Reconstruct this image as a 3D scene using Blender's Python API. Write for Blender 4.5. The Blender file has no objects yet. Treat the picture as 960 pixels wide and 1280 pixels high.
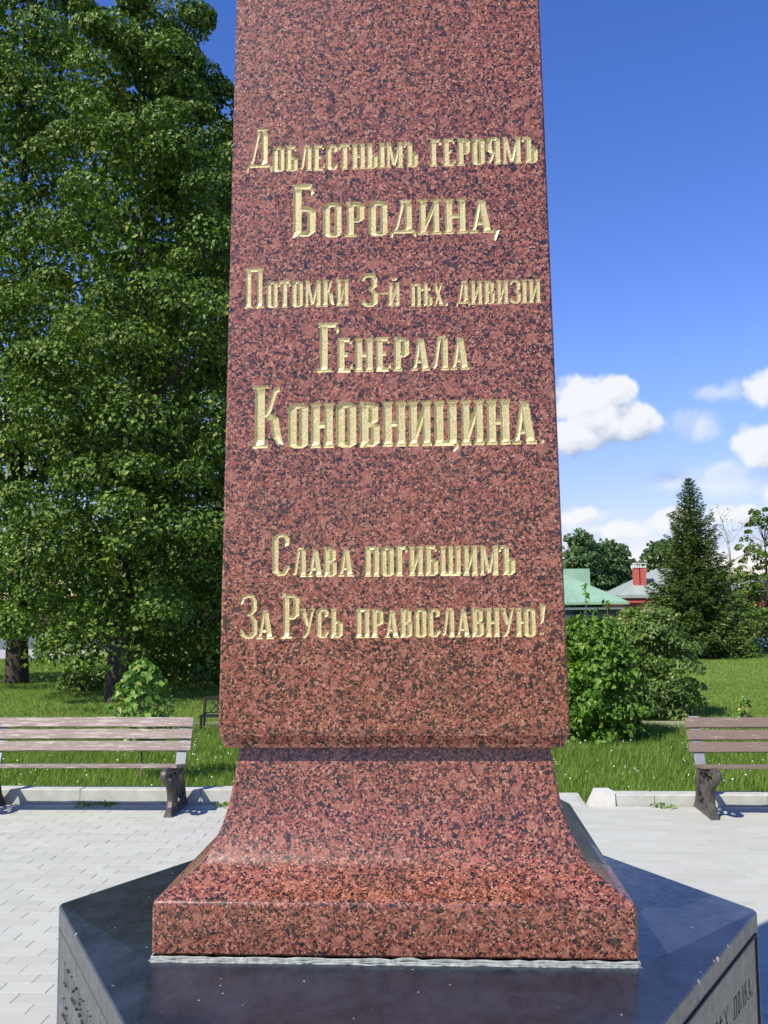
import bpy, bmesh, math, random
import numpy as np
from mathutils import Matrix, Vector
R_ = math.radians
C = bpy.context.scene.collection
sc = bpy.context.scene
rng = np.random.default_rng(7); random.seed(7)

# ------------------------------------------------------------------ camera
CAM = (0.1249, -2.9376, 1.86)
cd = bpy.data.cameras.new("camera"); cam = bpy.data.objects.new("camera", cd); C.objects.link(cam)
cd.sensor_fit = 'HORIZONTAL'; cd.sensor_width = 36; cd.lens = 36 * 1204.3 / 960
cd.clip_start = 0.05; cd.clip_end = 3000
rt, up, bk = (0.998303, 0.057581, -0.008662), (0.014003, -0.093014, 0.995566), (0.05652, -0.993998, -0.093663)
cam.matrix_world = Matrix(((rt[0], up[0], bk[0], CAM[0]), (rt[1], up[1], bk[1], CAM[1]), (rt[2], up[2], bk[2], CAM[2]), (0, 0, 0, 1)))
sc.camera = cam

# ------------------------------------------------------------------ light
SUN = Vector((-0.64, -0.68, 1.0)).normalized()
sl = bpy.data.lights.new("sun", 'SUN'); so = bpy.data.objects.new("sun", sl); C.objects.link(so)
sl.energy = 5.0; sl.angle = R_(0.53); sl.color = (1.0, 0.92, 0.775)
so.rotation_euler = SUN.to_track_quat('Z', 'Y').to_euler()
sc.view_settings.view_transform = 'Standard'; sc.view_settings.look = 'None'
sc.view_settings.exposure = 0.5; sc.view_settings.gamma = 1.0


class NT:
    """small node-graph helper"""
    def __init__(s, tree): s.t = tree
    def n(s, typ, **kw):
        nd = s.t.nodes.new(typ)
        for k, v in kw.items(): setattr(nd, k, v)
        return nd
    def put(s, sock, v):
        if isinstance(v, bpy.types.NodeSocket): s.t.links.new(v, sock)
        elif v is not None: sock.default_value = v
    def m(s, op, a, b=None, c=None, clamp=False):
        nd = s.n('ShaderNodeMath', operation=op, use_clamp=clamp)
        for i, v in enumerate((a, b, c)): s.put(nd.inputs[i], v)
        return nd.outputs[0]
    def vm(s, op, a, b=None, out=0, scale=None):
        nd = s.n('ShaderNodeVectorMath', operation=op)
        s.put(nd.inputs[0], a); s.put(nd.inputs[1], b)
        if scale is not None: s.put(nd.inputs['Scale'], scale)
        return nd.outputs[out]
    def noise(s, vec, scale, detail=4, rough=.55, out=0, dim='3D', dist=0):
        nd = s.n('ShaderNodeTexNoise', noise_dimensions=dim); s.put(nd.inputs['Vector'], vec)
        nd.inputs['Scale'].default_value = scale; nd.inputs['Detail'].default_value = detail
        nd.inputs['Roughness'].default_value = rough; nd.inputs['Distortion'].default_value = dist
        return nd.outputs[out]
    def voro(s, vec, scale, out='Color', feature='F1', rand=1.0):
        nd = s.n('ShaderNodeTexVoronoi', feature=feature); s.put(nd.inputs['Vector'], vec)
        nd.inputs['Scale'].default_value = scale; nd.inputs['Randomness'].default_value = rand
        return nd.outputs[out]
    def ramp(s, fac, stops, interp='LINEAR'):
        nd = s.n('ShaderNodeValToRGB'); cr = nd.color_ramp; cr.interpolation = interp
        while len(cr.elements) < len(stops): cr.elements.new(0.5)
        for e, (p, c) in zip(cr.elements, stops):
            e.position = p; e.color = (c[0], c[1], c[2], 1) if not isinstance(c, (int, float)) else (c, c, c, 1)
        s.put(nd.inputs[0], fac); return nd.outputs[0]
    def mix(s, fac, a, b, mode='MIX'):
        nd = s.n('ShaderNodeMix', data_type='RGBA', blend_type=mode)
        s.put(nd.inputs[0], fac)
        for i, v in ((6, a), (7, b)):
            if isinstance(v, tuple) and len(v) == 3: v = (*v, 1)
            s.put(nd.inputs[i], v)
        return nd.outputs[2]
    def smooth(s, v, a, b):
        nd = s.n('ShaderNodeMapRange', interpolation_type='SMOOTHSTEP'); s.put(nd.inputs[0], v)
        nd.inputs[1].default_value = a; nd.inputs[2].default_value = b; return nd.outputs[0]
    def sep(s, v): return s.n_out('ShaderNodeSeparateXYZ', v)
    def n_out(s, typ, v):
        nd = s.n(typ); s.put(nd.inputs[0], v); return nd.outputs


# ------------------------------------------------------------------ sky with cumulus
w = bpy.data.worlds.new("World"); sc.world = w; w.use_nodes = True
w.node_tree.nodes.clear(); W = NT(w.node_tree)
sky = W.n('ShaderNodeTexSky', sky_type='NISHITA')
sky.sun_disc = False; sky.sun_elevation = math.asin(SUN.z)
sky.sun_rotation = math.atan2(SUN.x, SUN.y); sky.altitude = 150; sky.air_density = 1.0; sky.dust_density = 0.12; sky.ozone_density = 1.6
hs = W.n('ShaderNodeHueSaturation'); hs.inputs['Saturation'].default_value = 1.30; hs.inputs['Value'].default_value = 1.0
W.put(hs.inputs['Color'], W.mix(1.0, sky.outputs[0], (1.14, .98, 1.18), 'MULTIPLY'))
tc = W.n('ShaderNodeTexCoord'); dirv = W.vm('NORMALIZE', tc.outputs['Generated'])
o = W.sep(dirv)
az = W.m('MULTIPLY', W.m('ARCTAN2', o[0], o[1]), 57.2958); el = W.m('MULTIPLY', W.m('ARCSINE', o[2]), 57.2958)
cmb = W.n('ShaderNodeCombineXYZ'); W.put(cmb.inputs[0], az); W.put(cmb.inputs[1], el)
P0 = cmb.outputs[0]
BL = [(9.7,10.4,2.3,1.7,1.0),(8.93,11.41,2.4,1.9,1.0),(11.41,10.36,1.75,1.5,1.0),(8.18,9.60,2.9,1.3,1.0),(10.55,12.01,1.33,1.05,1.0),(18.9,11.51,1.5,1.3,0.9),(18.6,8.36,2.1,1.5,0.9),(8.14,4.90,2.0,0.65,0.8),(10.53,4.08,2.4,0.7,0.6),(13.65,4.55,1.5,1.0,0.9),(16.89,4.88,1.8,.8,0.7),(19.2,5.69,1.6,1.6,0.5),
      (25,9,3.2,1.9,1),(28,8,2.4,1.3,.9),(34,5,4.2,1.4,.7),(42,12,3.4,1.8,.8),(-30,8,3,1.6,.9),(-38,5,4,1.4,.8),(55,9,4,2,.9),(-52,11,3.5,1.8,.8)]

WISP = [(14.86,9.84,1.9,1.0,.8),(16.23,11.71,2.0,0.7,.7),(16.75,6.67,3.0,1.4,1),(13.43,6.83,2.2,0.9,.8),(8.92,3.3,3.0,0.6,.5),(15.97,3.3,2.6,0.7,.5),(19.0,3.6,3,1.2,.8),(26,5,4,1.2,.8),(-34,8,5,1.2,.8),(47,7,4,1.2,.8)]
def cloud_density(P, detail=True, BL=BL):
    wn = W.vm('SUBTRACT', W.noise(P, 0.55, 5, .6, out=1), (0.5, 0.5, 0.5))
    Q = W.vm('ADD', P, W.vm('MULTIPLY', wn, (1.5, 1.2, 0)))
    d = None
    for (a, e, rx, ry, wt) in BL:
        v = W.vm('MULTIPLY', W.vm('SUBTRACT', Q, (a, e, 0)), (1 / rx, 1 / ry, 0))
        x = W.m('MULTIPLY', W.m('SUBTRACT', 1.0, W.vm('LENGTH', v, out=1)), wt)
        d = x if d is None else W.m('SMOOTH_MAX', d, x, 0.12)
    # loose clouds of the same kind low over the rest of the horizon
    ex = W.sep(P)
    far = W.smooth(W.m('ABSOLUTE', W.m('SUBTRACT', ex[0], 12.0)), 22, 40)
    band = W.m('SUBTRACT', 1.0, W.smooth(W.m('ABSOLUTE', W.m('SUBTRACT', ex[1], 8.0)), 4, 16))
    nz = W.noise(W.vm('MULTIPLY', P, (0.5, 1.0, 0)), 0.16, 3, .5)
    g = W.m('MULTIPLY', W.m('SUBTRACT', W.m('MULTIPLY', W.m('MULTIPLY', nz, band), far), 0.5), 3.0)
    if BL is not WISP: d = W.m('MAXIMUM', d, g)
    if not detail: return d
    puff = W.voro(W.vm('ADD', P, W.vm('MULTIPLY', wn, (1.5, 1.5, 0))), 1.05, out='Distance', feature='SMOOTH_F1')
    d = W.m('ADD', d, W.m('MULTIPLY', W.m('SUBTRACT', 0.45, puff), 0.40))
    fine = W.noise(P, 2.6, 4, .6)
    return W.m('ADD', d, W.m('MULTIPLY', W.m('SUBTRACT', fine, 0.5), 0.26))

d0 = cloud_density(P0)
e0 = cloud_density(P0, False); e1 = cloud_density(W.vm('ADD', P0, (-0.5, 1.3, 0)), False)
alpha = W.m('MULTIPLY', W.smooth(d0, 0.0, 0.36), 0.96)
dw = cloud_density(P0, True, WISP)
alpha = W.m('MAXIMUM', alpha, W.m('MULTIPLY', W.smooth(dw, -0.05, 0.75), 0.62))
f1 = cloud_density(W.vm('ADD', P0, (-0.22, 0.40, 0)))
lit = W.m('ADD', W.m('MULTIPLY', W.smooth(W.m('SUBTRACT', e0, e1), -0.62, 0.10), 0.75), W.m('MULTIPLY', W.smooth(W.m('SUBTRACT', d0, f1), -0.42, 0.10), 0.25))
ccol = W.mix(lit, (0.26, 0.34, 0.47), (0.66, 0.67, 0.69))
b1 = W.n('ShaderNodeBackground'); W.put(b1.inputs[0], hs.outputs[0])
W.put(b1.inputs[1], W.m('MULTIPLY', 0.118, W.m('ADD', 0.60, W.m('MULTIPLY', W.smooth(el, -2.0, 15.0), 0.40))))
b2 = W.n('ShaderNodeBackground'); W.put(b2.inputs[0], ccol); b2.inputs[1].default_value = 1.0
mx = W.n('ShaderNodeMixShader'); W.put(mx.inputs[0], alpha); W.put(mx.inputs[1], b1.outputs[0]); W.put(mx.inputs[2], b2.outputs[0])
wo = W.n('ShaderNodeOutputWorld'); W.put(wo.inputs[0], mx.outputs[0])


# ------------------------------------------------------------------ materials
def mat(name):
    m = bpy.data.materials.new(name); m.use_nodes = True
    t = NT(m.node_tree); b = m.node_tree.nodes['Principled BSDF']
    return m, t, b

def simple(name, col, rough=.6, var=.12, nscale=12, metallic=0, bump=0.0, bscale=60):
    m, t, b = mat(name); c = t.n('ShaderNodeTexCoord').outputs['Object']
    nz = t.noise(c, nscale, 5, .6)
    lo = tuple(x * (1 - var) for x in col); hi = tuple(min(1, x * (1 + var)) for x in col)
    t.put(b.inputs['Base Color'], t.ramp(nz, [(.3, lo), (.7, hi)]))
    b.inputs['Roughness'].default_value = rough; b.inputs['Metallic'].default_value = metallic
    if bump:
        bp = t.n('ShaderNodeBump'); bp.inputs['Strength'].default_value = bump; bp.inputs['Distance'].default_value = .004
        t.put(bp.inputs['Height'], t.noise(c, bscale, 5, .6)); t.put(b.inputs['Normal'], bp.outputs[0])
    return m

def red_granite(name='red_granite', rough=.27, scale=1.0):
    m, t, b = mat(name); c = t.n('ShaderNodeTexCoord').outputs['Object']
    wob = t.vm('MULTIPLY', t.vm('SUBTRACT', t.noise(c, 170, 3, .6, out=1), (.5, .5, .5)), (.009, .009, .009))
    q = t.vm('ADD', c, wob)
    f = t.sep(t.voro(q, 150 * scale))
    base = t.ramp(f[0], [(0, (.010, .009, .010)), (.15, (.030, .024, .024)), (.23, (.12, .060, .048)), (.34, (.27, .085, .062)), (.62, (.40, .140, .105)), (.84, (.50, .215, .17)), (1.0, (.60, .36, .31))])
    f2 = t.sep(t.voro(q, 270 * scale))
    base = t.mix(t.smooth(f2[1], .54, .64), base, t.ramp(f2[0], [(0, (.004, .004, .004)), (.42, (.022, .017, .016)), (.50, (.22, .10, .07)), (.8, (.42, .19, .13)), (1, (.75, .50, .42))]))
    f3 = t.sep(t.voro(q, 100 * scale))
    base = t.mix(t.m('MULTIPLY', t.smooth(f3[0], .94, .955), .8), base, (.026, .026, .027))
    f4 = t.sep(t.voro(t.vm('ADD', q, (3, 1, 2)), 44 * scale))
    base = t.mix(t.m('MULTIPLY', t.smooth(f4[1], .93, .95), .55), base, (.50, .24, .20))
    big = t.noise(c, 7, 3, .6)
    base = t.mix(t.m('MULTIPLY', t.smooth(big, .50, .72), .22), base, (.10, .075, .065))
    base = t.mix(1.0, base, (.60, .50, .41), 'MULTIPLY')
    t.put(b.inputs['Base Color'], base)
    t.put(b.inputs['Roughness'], t.ramp(t.noise(c, 90, 4, .7), [(.3, rough * .8), (.75, rough * 1.7)]))
    b.inputs['IOR'].default_value = 1.5; b.inputs['Specular IOR Level'].default_value = .50; b.inputs['Coat Weight'].default_value = .28; b.inputs['Coat Roughness'].default_value = .07; b.inputs['Coat IOR'].default_value = 1.5
    return m

def black_granite():
    m, t, b = mat('black_granite'); c = t.n('ShaderNodeTexCoord').outputs['Object']
    sp = t.noise(c, 240, 3, .8)
    base = t.ramp(sp, [(.35, (.006, .008, .013)), (.62, (.014, .018, .028)), (.75, (.050, .058, .075))])
    dust_sky_tint = t.m('MULTIPLY', t.smooth(t.noise(c, 5, 7, .68), .34, .70), .38)
    base = t.mix(dust_sky_tint, base, (.050, .066, .105))  # patchy dust, its blue painting in sky reflection over the pink one
    fl = t.m('GREATER_THAN', t.sep(t.voro(c, 120))[0], .991)
    fl = t.m('MULTIPLY', fl, t.m('LESS_THAN', t.voro(c, 90, out='Distance'), .25))
    base = t.mix(fl, base, (.38, .38, .37))
    t.put(b.inputs['Base Color'], base)
    t.put(b.inputs['Roughness'], t.ramp(t.noise(c, 26, 6, .75), [(.30, .17), (.75, .40)]))
    b.inputs['IOR'].default_value = 1.58
    return m

def gold():
    m, t, b = mat('gold_leaf'); c = t.n('ShaderNodeTexCoord').outputs['Object']
    n1 = t.noise(c, 420, 3, .8)
    t.put(b.inputs['Base Color'], t.ramp(n1, [(.34, (.25, .20, .07)), (.5, (.54, .46, .20)), (.62, (.85, .80, .50))]))
    b.inputs['Metallic'].default_value = .35; b.inputs['Roughness'].default_value = .36; b.inputs['Specular IOR Level'].default_value = 1.0
    bp = t.n('ShaderNodeBump'); bp.inputs['Strength'].default_value = .35; bp.inputs['Distance'].default_value = .0012
    t.put(bp.inputs['Height'], n1); t.put(b.inputs['Normal'], bp.outputs[0])
    return m

def leaf_mat(name, stops, trans=.35, gloss=.35, rough=.42):
    m = bpy.data.materials.new(name); m.use_nodes = True; t = NT(m.node_tree); m.node_tree.nodes.clear()
    g = t.n('ShaderNodeNewGeometry'); col = t.ramp(g.outputs['Random Per Island'], stops)
    df = t.n('ShaderNodeBsdfPrincipled'); t.put(df.inputs['Base Color'], col); df.inputs['Roughness'].default_value = rough
    df.inputs['Specular IOR Level'].default_value = gloss
    tr = t.n('ShaderNodeBsdfTranslucent'); t.put(tr.inputs[0], t.mix(1.0, col, (1.35, 1.5, .55), 'MULTIPLY'))
    mxs = t.n('ShaderNodeMixShader'); mxs.inputs[0].default_value = trans
    t.put(mxs.inputs[1], df.outputs[0]); t.put(mxs.inputs[2], tr.outputs[0])
    out = t.n('ShaderNodeOutputMaterial'); t.put(out.inputs[0], mxs.outputs[0])
    return m

def paver_mat():
    m, t, b = mat('pale_paver'); c = t.n('ShaderNodeTexCoord').outputs['Object']
    g = t.n('ShaderNodeNewGeometry'); oi = t.n('ShaderNodeObjectInfo')
    r = t.m('FRACT', t.m('ADD', g.outputs['Random Per Island'], oi.outputs['Random']))
    wc = g.outputs['Position']
    base = t.ramp(r, [(0, (.365, .378, .335)), (.5, (.392, .405, .362)), (1, (.415, .43, .385))])
    base = t.mix(t.m('MULTIPLY', t.smooth(t.noise(wc, 1.3, 6, .65), .42, .75), .30), base, (.38, .375, .35))
    base = t.mix(t.m('MULTIPLY', t.smooth(t.noise(wc, 160, 3, .7), .45, .8), .30), base, (.30, .30, .29))
    base = t.mix(t.m('MULTIPLY', t.smooth(t.noise(wc, 3.1, 5, .7), .66, .78), .45), base, (.30, .25, .19))
    t.put(b.inputs['Base Color'], base); b.inputs['Roughness'].default_value = .8
    bp = t.n('ShaderNodeBump'); bp.inputs['Strength'].default_value = .35; bp.inputs['Distance'].default_value = .002
    t.put(bp.inputs['Height'], t.noise(wc, 220, 3, .7)); t.put(b.inputs['Normal'], bp.outputs[0])
    return m

def painted_wood(name, paint, bare, cover):
    m, t, b = mat(name); c = t.n('ShaderNodeTexCoord').outputs['Object']
    st = t.vm('MULTIPLY', c, (2.2, 30, 30)); oi = t.n('ShaderNodeObjectInfo')
    st = t.vm('ADD', st, t.vm('SCALE', (7, 3, 5), scale=oi.outputs['Random']))
    n1 = t.noise(st, 2.6, 8, .74); grain = t.noise(t.vm('MULTIPLY', c, (6, 160, 160)), 1.0, 4, .7)
    col = t.mix(t.smooth(n1, cover - .035, cover + .035), paint, bare)
    col = t.mix(t.m('MULTIPLY', t.smooth(grain, .52, .75), .45), col, tuple(x * .45 for x in paint))
    t.put(b.inputs['Base Color'], col); b.inputs['Roughness'].default_value = .62
    bp = t.n('ShaderNodeBump'); bp.inputs['Strength'].default_value = .5; bp.inputs['Distance'].default_value = .002
    t.put(bp.inputs['Height'], t.m('ADD', n1, grain)); t.put(b.inputs['Normal'], bp.outputs[0])
    return m

def lawn_mat():
    m, t, b = mat('lawn_soil_and_grass'); g = t.n('ShaderNodeNewGeometry').outputs['Position']
    n1 = t.noise(g, 1.1, 6, .65); n2 = t.noise(g, 18, 5, .75)
    col = t.ramp(t.m('ADD', t.m('MULTIPLY', n1, .5), t.m('MULTIPLY', n2, .5)), [(.36, (.11, .18, .034)), (.5, (.165, .25, .052)), (.66, (.22, .31, .08))])
    t.put(b.inputs['Base Color'], col); b.inputs['Roughness'].default_value = .9; b.inputs['Specular IOR Level'].default_value = .1
    bp = t.n('ShaderNodeBump'); bp.inputs['Strength'].default_value = 1; bp.inputs['Distance'].default_value = .03
    t.put(bp.inputs['Height'], n2); t.put(b.inputs['Normal'], bp.outputs[0])
    return m

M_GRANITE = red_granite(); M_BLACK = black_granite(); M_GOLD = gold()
M_ENGR = simple('engraved_stone', (.045, .048, .042), .85, .3, 60)
M_CHIP = simple('broken_stone', (.16, .165, .16), .8, .4, 90)
M_MORTAR = simple('pale_sealant', (.27, .30, .29), .75, .45, 60, bump=.8, bscale=70)
M_PAVER = paver_mat()
M_SAND = simple('joint_sand', (.33, .33, .29), .95, .25, 9)
M_KERB = simple('pale_kerb_stone', (.41, .42, .385), .8, .14, 9, bump=.5, bscale=120)
M_KERBW = simple('white_kerb_stone', (.50, .495, .465), .8, .08, 14, bump=.4, bscale=120)
M_LAWN = lawn_mat()
M_PATH = simple('gravel_path', (.24, .24, .16), .95, .2, 30)
M_ROAD = simple('pale_road', (.36, .35, .33), .9, .1, 4)
M_IRON = simple('cast_iron', (.075, .066, .058), .48, .35, 25, metallic=.25, bump=.7, bscale=50)
M_STRAP = simple('grey_strap_paint', (.20, .215, .24), .45, .25, 20)
M_BIRON = simple('black_iron', (.006, .006, .007), .7, .2, 20)
M_WOODP = painted_wood('peeling_pale_wood', (.185, .140, .120), (.34, .31, .285), .545)
M_WOODB = painted_wood('weathered_brown_wood', (.155, .112, .088), (.30, .26, .23), .60)
M_BARK = simple('dark_bark', (.045, .036, .028), .95, .4, 22, bump=1, bscale=25)
M_PBARK = simple('grey_bark', (.15, .13, .105), .9, .3, 22)
M_LIND = leaf_mat('linden_leaf', [(0, (.030, .068, .009)), (.45, (.066, .128, .016)), (.85, (.118, .192, .026)), (1, (.24, .29, .05))], trans=.16, gloss=.25, rough=.5)
M_DARKL = leaf_mat('deep_green_leaf', [(0, (.018, .050, .012)), (.6, (.035, .085, .018)), (1, (.07, .13, .028))])
M_BUSH = leaf_mat('sucker_leaf', [(0, (.050, .120, .012)), (.6, (.105, .215, .026)), (.93, (.19, .31, .045)), (1, (.28, .34, .07))], gloss=.3)
M_LILAC = leaf_mat('lilac_leaf', [(0, (.070, .13, .028)), (.6, (.135, .22, .048)), (.95, (.21, .29, .08)), (1, (.35, .30, .20))])
M_YOUNG = leaf_mat('young_leaf', [(0, (.065, .15, .025)), (.6, (.13, .26, .05)), (.90, (.22, .36, .07)), (1, (.34, .20, .06))], gloss=.3)
M_PALEL = leaf_mat('pale_leaf', [(0, (.075, .13, .03)), (1, (.17, .25, .075))])
M_FARL = leaf_mat('far_leaf', [(0, (.040, .085, .028)), (.6, (.075, .14, .045)), (1, (.12, .19, .07))], trans=.25)
M_SPR = leaf_mat('spruce_needles', [(0, (.030, .060, .014)), (.6, (.072, .118, .026)), (1, (.14, .19, .045))], trans=.12, gloss=.2)
M_GRASS = leaf_mat('grass_blade', [(0, (.085, .155, .024)), (.55, (.150, .245, .042)), (.93, (.25, .34, .08)), (1, (.30, .30, .12))], trans=.40, gloss=.12)
M_MOWN = leaf_mat('mown_grass_blade', [(0, (.120, .190, .036)), (.6, (.180, .262, .060)), (1, (.26, .33, .095))], trans=.35, gloss=.08)
M_WHITE = simple('white_petal', (.75, .75, .72), .7, .1, 5)
M_GROOF = simple('green_metal_roof', (.22, .36, .26), .5, .12, 1.2)
M_SROOF = simple('grey_green_metal_roof', (.28, .33, .30), .5, .12, 1.2)
M_TRIM = simple('pale_trim', (.55, .60, .60), .6, .08, 3)
M_NAVY = simple('dark_slate_wall', (.045, .055, .075), .7, .15, 2)
M_GWALL = simple('pale_grey_wall', (.34, .36, .38), .8, .1, 2)
M_BRICK = simple('red_brick_wall', (.40, .085, .065), .85, .18, 5)
M_MAROON = simple('maroon_wall', (.13, .018, .025), .8, .15, 3)
M_GLASS = simple('dark_window_glass', (.02, .025, .03), .1, .1, 2)
M_SHADEW = simple('shade_tinted_stone', (.13, .16, .22), .9, .4, 5)  # field stone with bluish shade put into its base colour

# ------------------------------------------------------------------ mesh helpers
def link(name, me, m=None, parent=None):
    ob = bpy.data.objects.new(name, me); C.objects.link(ob)
    if m is not None:
        me.materials.clear(); me.materials.append(m)
    if parent is not None: ob.parent = parent
    return ob

def np_mesh(name, V, Fc, smooth=False):
    """V (n,3); Fc (m,k) uniform polygon size"""
    V = np.asarray(V, dtype=np.float32); Fc = np.asarray(Fc, dtype=np.int32); k = Fc.shape[1]
    me = bpy.data.meshes.new(name); me.vertices.add(len(V)); me.vertices.foreach_set('co', V.ravel())
    me.loops.add(Fc.size); me.loops.foreach_set('vertex_index', Fc.ravel())
    me.polygons.add(len(Fc)); me.polygons.foreach_set('loop_start', np.arange(0, Fc.size, k, dtype=np.int32))
    me.polygons.foreach_set('loop_total', np.full(len(Fc), k, dtype=np.int32))
    if smooth: me.polygons.foreach_set('use_smooth', np.ones(len(Fc), dtype=bool))
    me.update(calc_edges=True); return me

def py_mesh(name, V, Fc):
    me = bpy.data.meshes.new(name); me.from_pydata([tuple(v) for v in V], [], Fc); me.update(); return me

class MB:
    def __init__(s): s.v = []; s.f = []
    def box(s, x0, x1, y0, y1, z0, z1, ch=0.0):
        n = len(s.v)
        if ch <= 0:
            s.v += [(x0,y0,z0),(x1,y0,z0),(x1,y1,z0),(x0,y1,z0),(x0,y0,z1),(x1,y0,z1),(x1,y1,z1),(x0,y1,z1)]
            s.f += [tuple(n+i for i in q) for q in ((0,3,2,1),(4,5,6,7),(0,1,5,4),(1,2,6,5),(2,3,7,6),(3,0,4,7))]
        else:
            s.v += [(x0,y0,z0),(x1,y0,z0),(x1,y1,z0),(x0,y1,z0),(x0,y0,z1-ch),(x1,y0,z1-ch),(x1,y1,z1-ch),(x0,y1,z1-ch),
                    (x0+ch,y0+ch,z1),(x1-ch,y0+ch,z1),(x1-ch,y1-ch,z1),(x0+ch,y1-ch,z1)]
            s.f += [tuple(n+i for i in q) for q in ((0,3,2,1),(0,1,5,4),(1,2,6,5),(2,3,7,6),(3,0,4,7),(4,5,9,8),(5,6,10,9),(6,7,11,10),(7,4,8,11),(8,9,10,11))]
        return s
    def hexa(s, P):
        n = len(s.v); s.v += [tuple(p) for p in P]
        s.f += [tuple(n+i for i in q) for q in ((0,3,2,1),(4,5,6,7),(0,1,5,4),(1,2,6,5),(2,3,7,6),(3,0,4,7))]; return s
    def tube(s, pts, rad, sides=6, flat=None, cap=True):
        """pts list of 3D; rad float or list; flat=(a,b) scales along the two frame axes"""
        pts = [Vector(p) for p in pts]; n0 = len(s.v)
        for i, p in enumerate(pts):
            d = (pts[min(i+1, len(pts)-1)] - pts[max(i-1, 0)]).normalized()
            ref = Vector((1, 0, 0)) if abs(d.x) < .9 else Vector((0, 0, 1))
            a = d.cross(ref).normalized(); b = d.cross(a).normalized()
            r = rad[i] if isinstance(rad, (list, tuple)) else rad
            for k in range(sides):
                t = 2*math.pi*(k+.5)/sides; fa, fb = flat or (1, 1)
                s.v.append(tuple(p + a*math.cos(t)*r*fa + b*math.sin(t)*r*fb))
        for i in range(len(pts)-1):
            for k in range(sides):
                a = n0+i*sides+k; b = n0+i*sides+(k+1) % sides
                s.f.append((a, b, b+sides, a+sides))
        if cap:
            s.f.append(tuple(n0+k for k in range(sides))[::-1]); e = n0+(len(pts)-1)*sides
            s.f.append(tuple(e+k for k in range(sides)))
        return s
    def build(s, name, m, parent=None, smooth=False, angle=40):
        me = py_mesh(name, s.v, s.f)
        bm = bmesh.new(); bm.from_mesh(me); bmesh.ops.recalc_face_normals(bm, faces=bm.faces); bm.to_mesh(me); bm.free()
        if smooth:
            me.polygons.foreach_set('use_smooth', np.ones(len(me.polygons), dtype=bool)); me.set_sharp_from_angle(angle=R_(angle))
        return link(name, me, m, parent)

def empty(name, loc, label, cat, group=None, rz=0):
    o = bpy.data.objects.new(name, None); C.objects.link(o); o.location = loc; o.rotation_euler = (0, 0, rz)
    o.empty_display_size = .2; o['label'] = label; o['category'] = cat
    if group: o['group'] = group
    return o
def tag(o, label=None, cat=None, group=None, kind=None):
    for k, v in (('label', label), ('category', cat), ('group', group), ('kind', kind)):
        if v: o[k] = v
    return o
def catmull(P, n=6):
    P = [Vector(p) for p in P]; out = []
    for i in range(len(P)-1):
        a, b, c, d = P[max(i-1, 0)], P[i], P[i+1], P[min(i+2, len(P)-1)]
        for k in range(n):
            t = k/n; out.append(.5*((2*b)+(-a+c)*t+(2*a-5*b+4*c-d)*t*t+(-a+3*b-3*c+d)*t**3))
    out.append(P[-1]); return out

def project(p):
    d = Vector(p) - Vector(CAM); zc = -d.dot(Vector(bk))
    if zc < .1: return None
    return 480 + 1204.3*d.dot(Vector(rt))/zc, 640 - 1204.3*d.dot(Vector(up))/zc, zc

# ------------------------------------------------------------------ setting: ground
def ground_sheet():
    xs = np.concatenate([np.linspace(-900, -60, 12), np.linspace(-50, 50, 41), np.linspace(60, 900, 12)])
    ys = np.concatenate([np.linspace(-900, -40, 10), np.linspace(-30, 70, 51), np.linspace(80, 1500, 14)])
    X, Y = np.meshgrid(xs, ys)
    t = np.clip((Y-36)/12, 0, 1); Z = -.045 - 1.5*t*t*(3-2*t)
    V = np.stack([X, Y, Z], -1).reshape(-1, 3); nx = len(xs); i, j = np.meshgrid(np.arange(len(ys)-1), np.arange(nx-1), indexing='ij')
    a = (i*nx+j).ravel(); F = np.stack([a, a+1, a+1+nx, a+nx], 1)
    return tag(link('lawn', np_mesh('lawn', V, F, True), M_LAWN), kind='structure')
lawn = ground_sheet()
def gz(y):
    t = min(max((y-36)/12, 0), 1); return -.045 - 1.5*t*t*(3-2*t)

# plaza: a sand bed, the pavers laid on it (24 x 12 cm, running bond)
PLX0, PLX1, PLY0, PLY1 = -7.2, 7.2, -6.0, 6.12
pav = MB().box(-14, 14, -16, 6.14, -.2, -.0045); pav.box(-1.0, 1.44, 6.14, 6.60, -.2, -.0055)
paving = tag(pav.build('paving', M_SAND), kind='structure')
PW, PD, J = .24, .12, .0008
pm = MB().box(-PW/2+J, PW/2-J, -PD/2+J, PD/2-J, -.03, 0, .0014)
pm_me = py_mesh('paver', pm.v, pm.f); pm_me.materials.append(M_PAVER)
cells = []
row = 0; y = PLY1 - PD/2
while y > PLY0:
    off = (row % 2)*PW/2
    for k in range(int((PLX1-PLX0)/PW)):
        cells.append((PLX0 + off + PW*(k+.5), y))
    y -= PD; row += 1
for k in range(10):
    for r_ in range(4): cells.append((-1.0+.12+.24*k+.0, 6.14+.06+.115*r_))
def seen(c):
    x, y = c
    p = project((x, y, 0))
    if p is None: return 0
    u, v, zc = p
    if not (-10 < u < 970 and v < 1290): return 0
    if 250 < u < 740 and v > 940: return 0
    if u < 480 and v > 1138-(u-68)*.344 and u > 66: return 0
    if u > 480 and v > 1073+(u-768)*.364 and u < 956: return 0
    return 1/zc**2
sc_ = sorted(((seen(c), i) for i, c in enumerate(cells)), reverse=True)
big = [i for s_, i in sc_[:290] if s_ > 0]; bigset = set(big)
for n, i in enumerate(big):
    x, y = cells[i]; ob = link('paver', pm_me, None, paving)
    ob.location = (x, y, rng.uniform(-.0012, .0012)); ob.rotation_euler = (rng.normal(0, .004), rng.normal(0, .003), rng.normal(0, .003))
    ob.scale = (rng.uniform(.9982, 1.0), rng.uniform(.988, .999), 1)
pv = np.array(pm.v); VV = []; FF = []; base = 0
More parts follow.
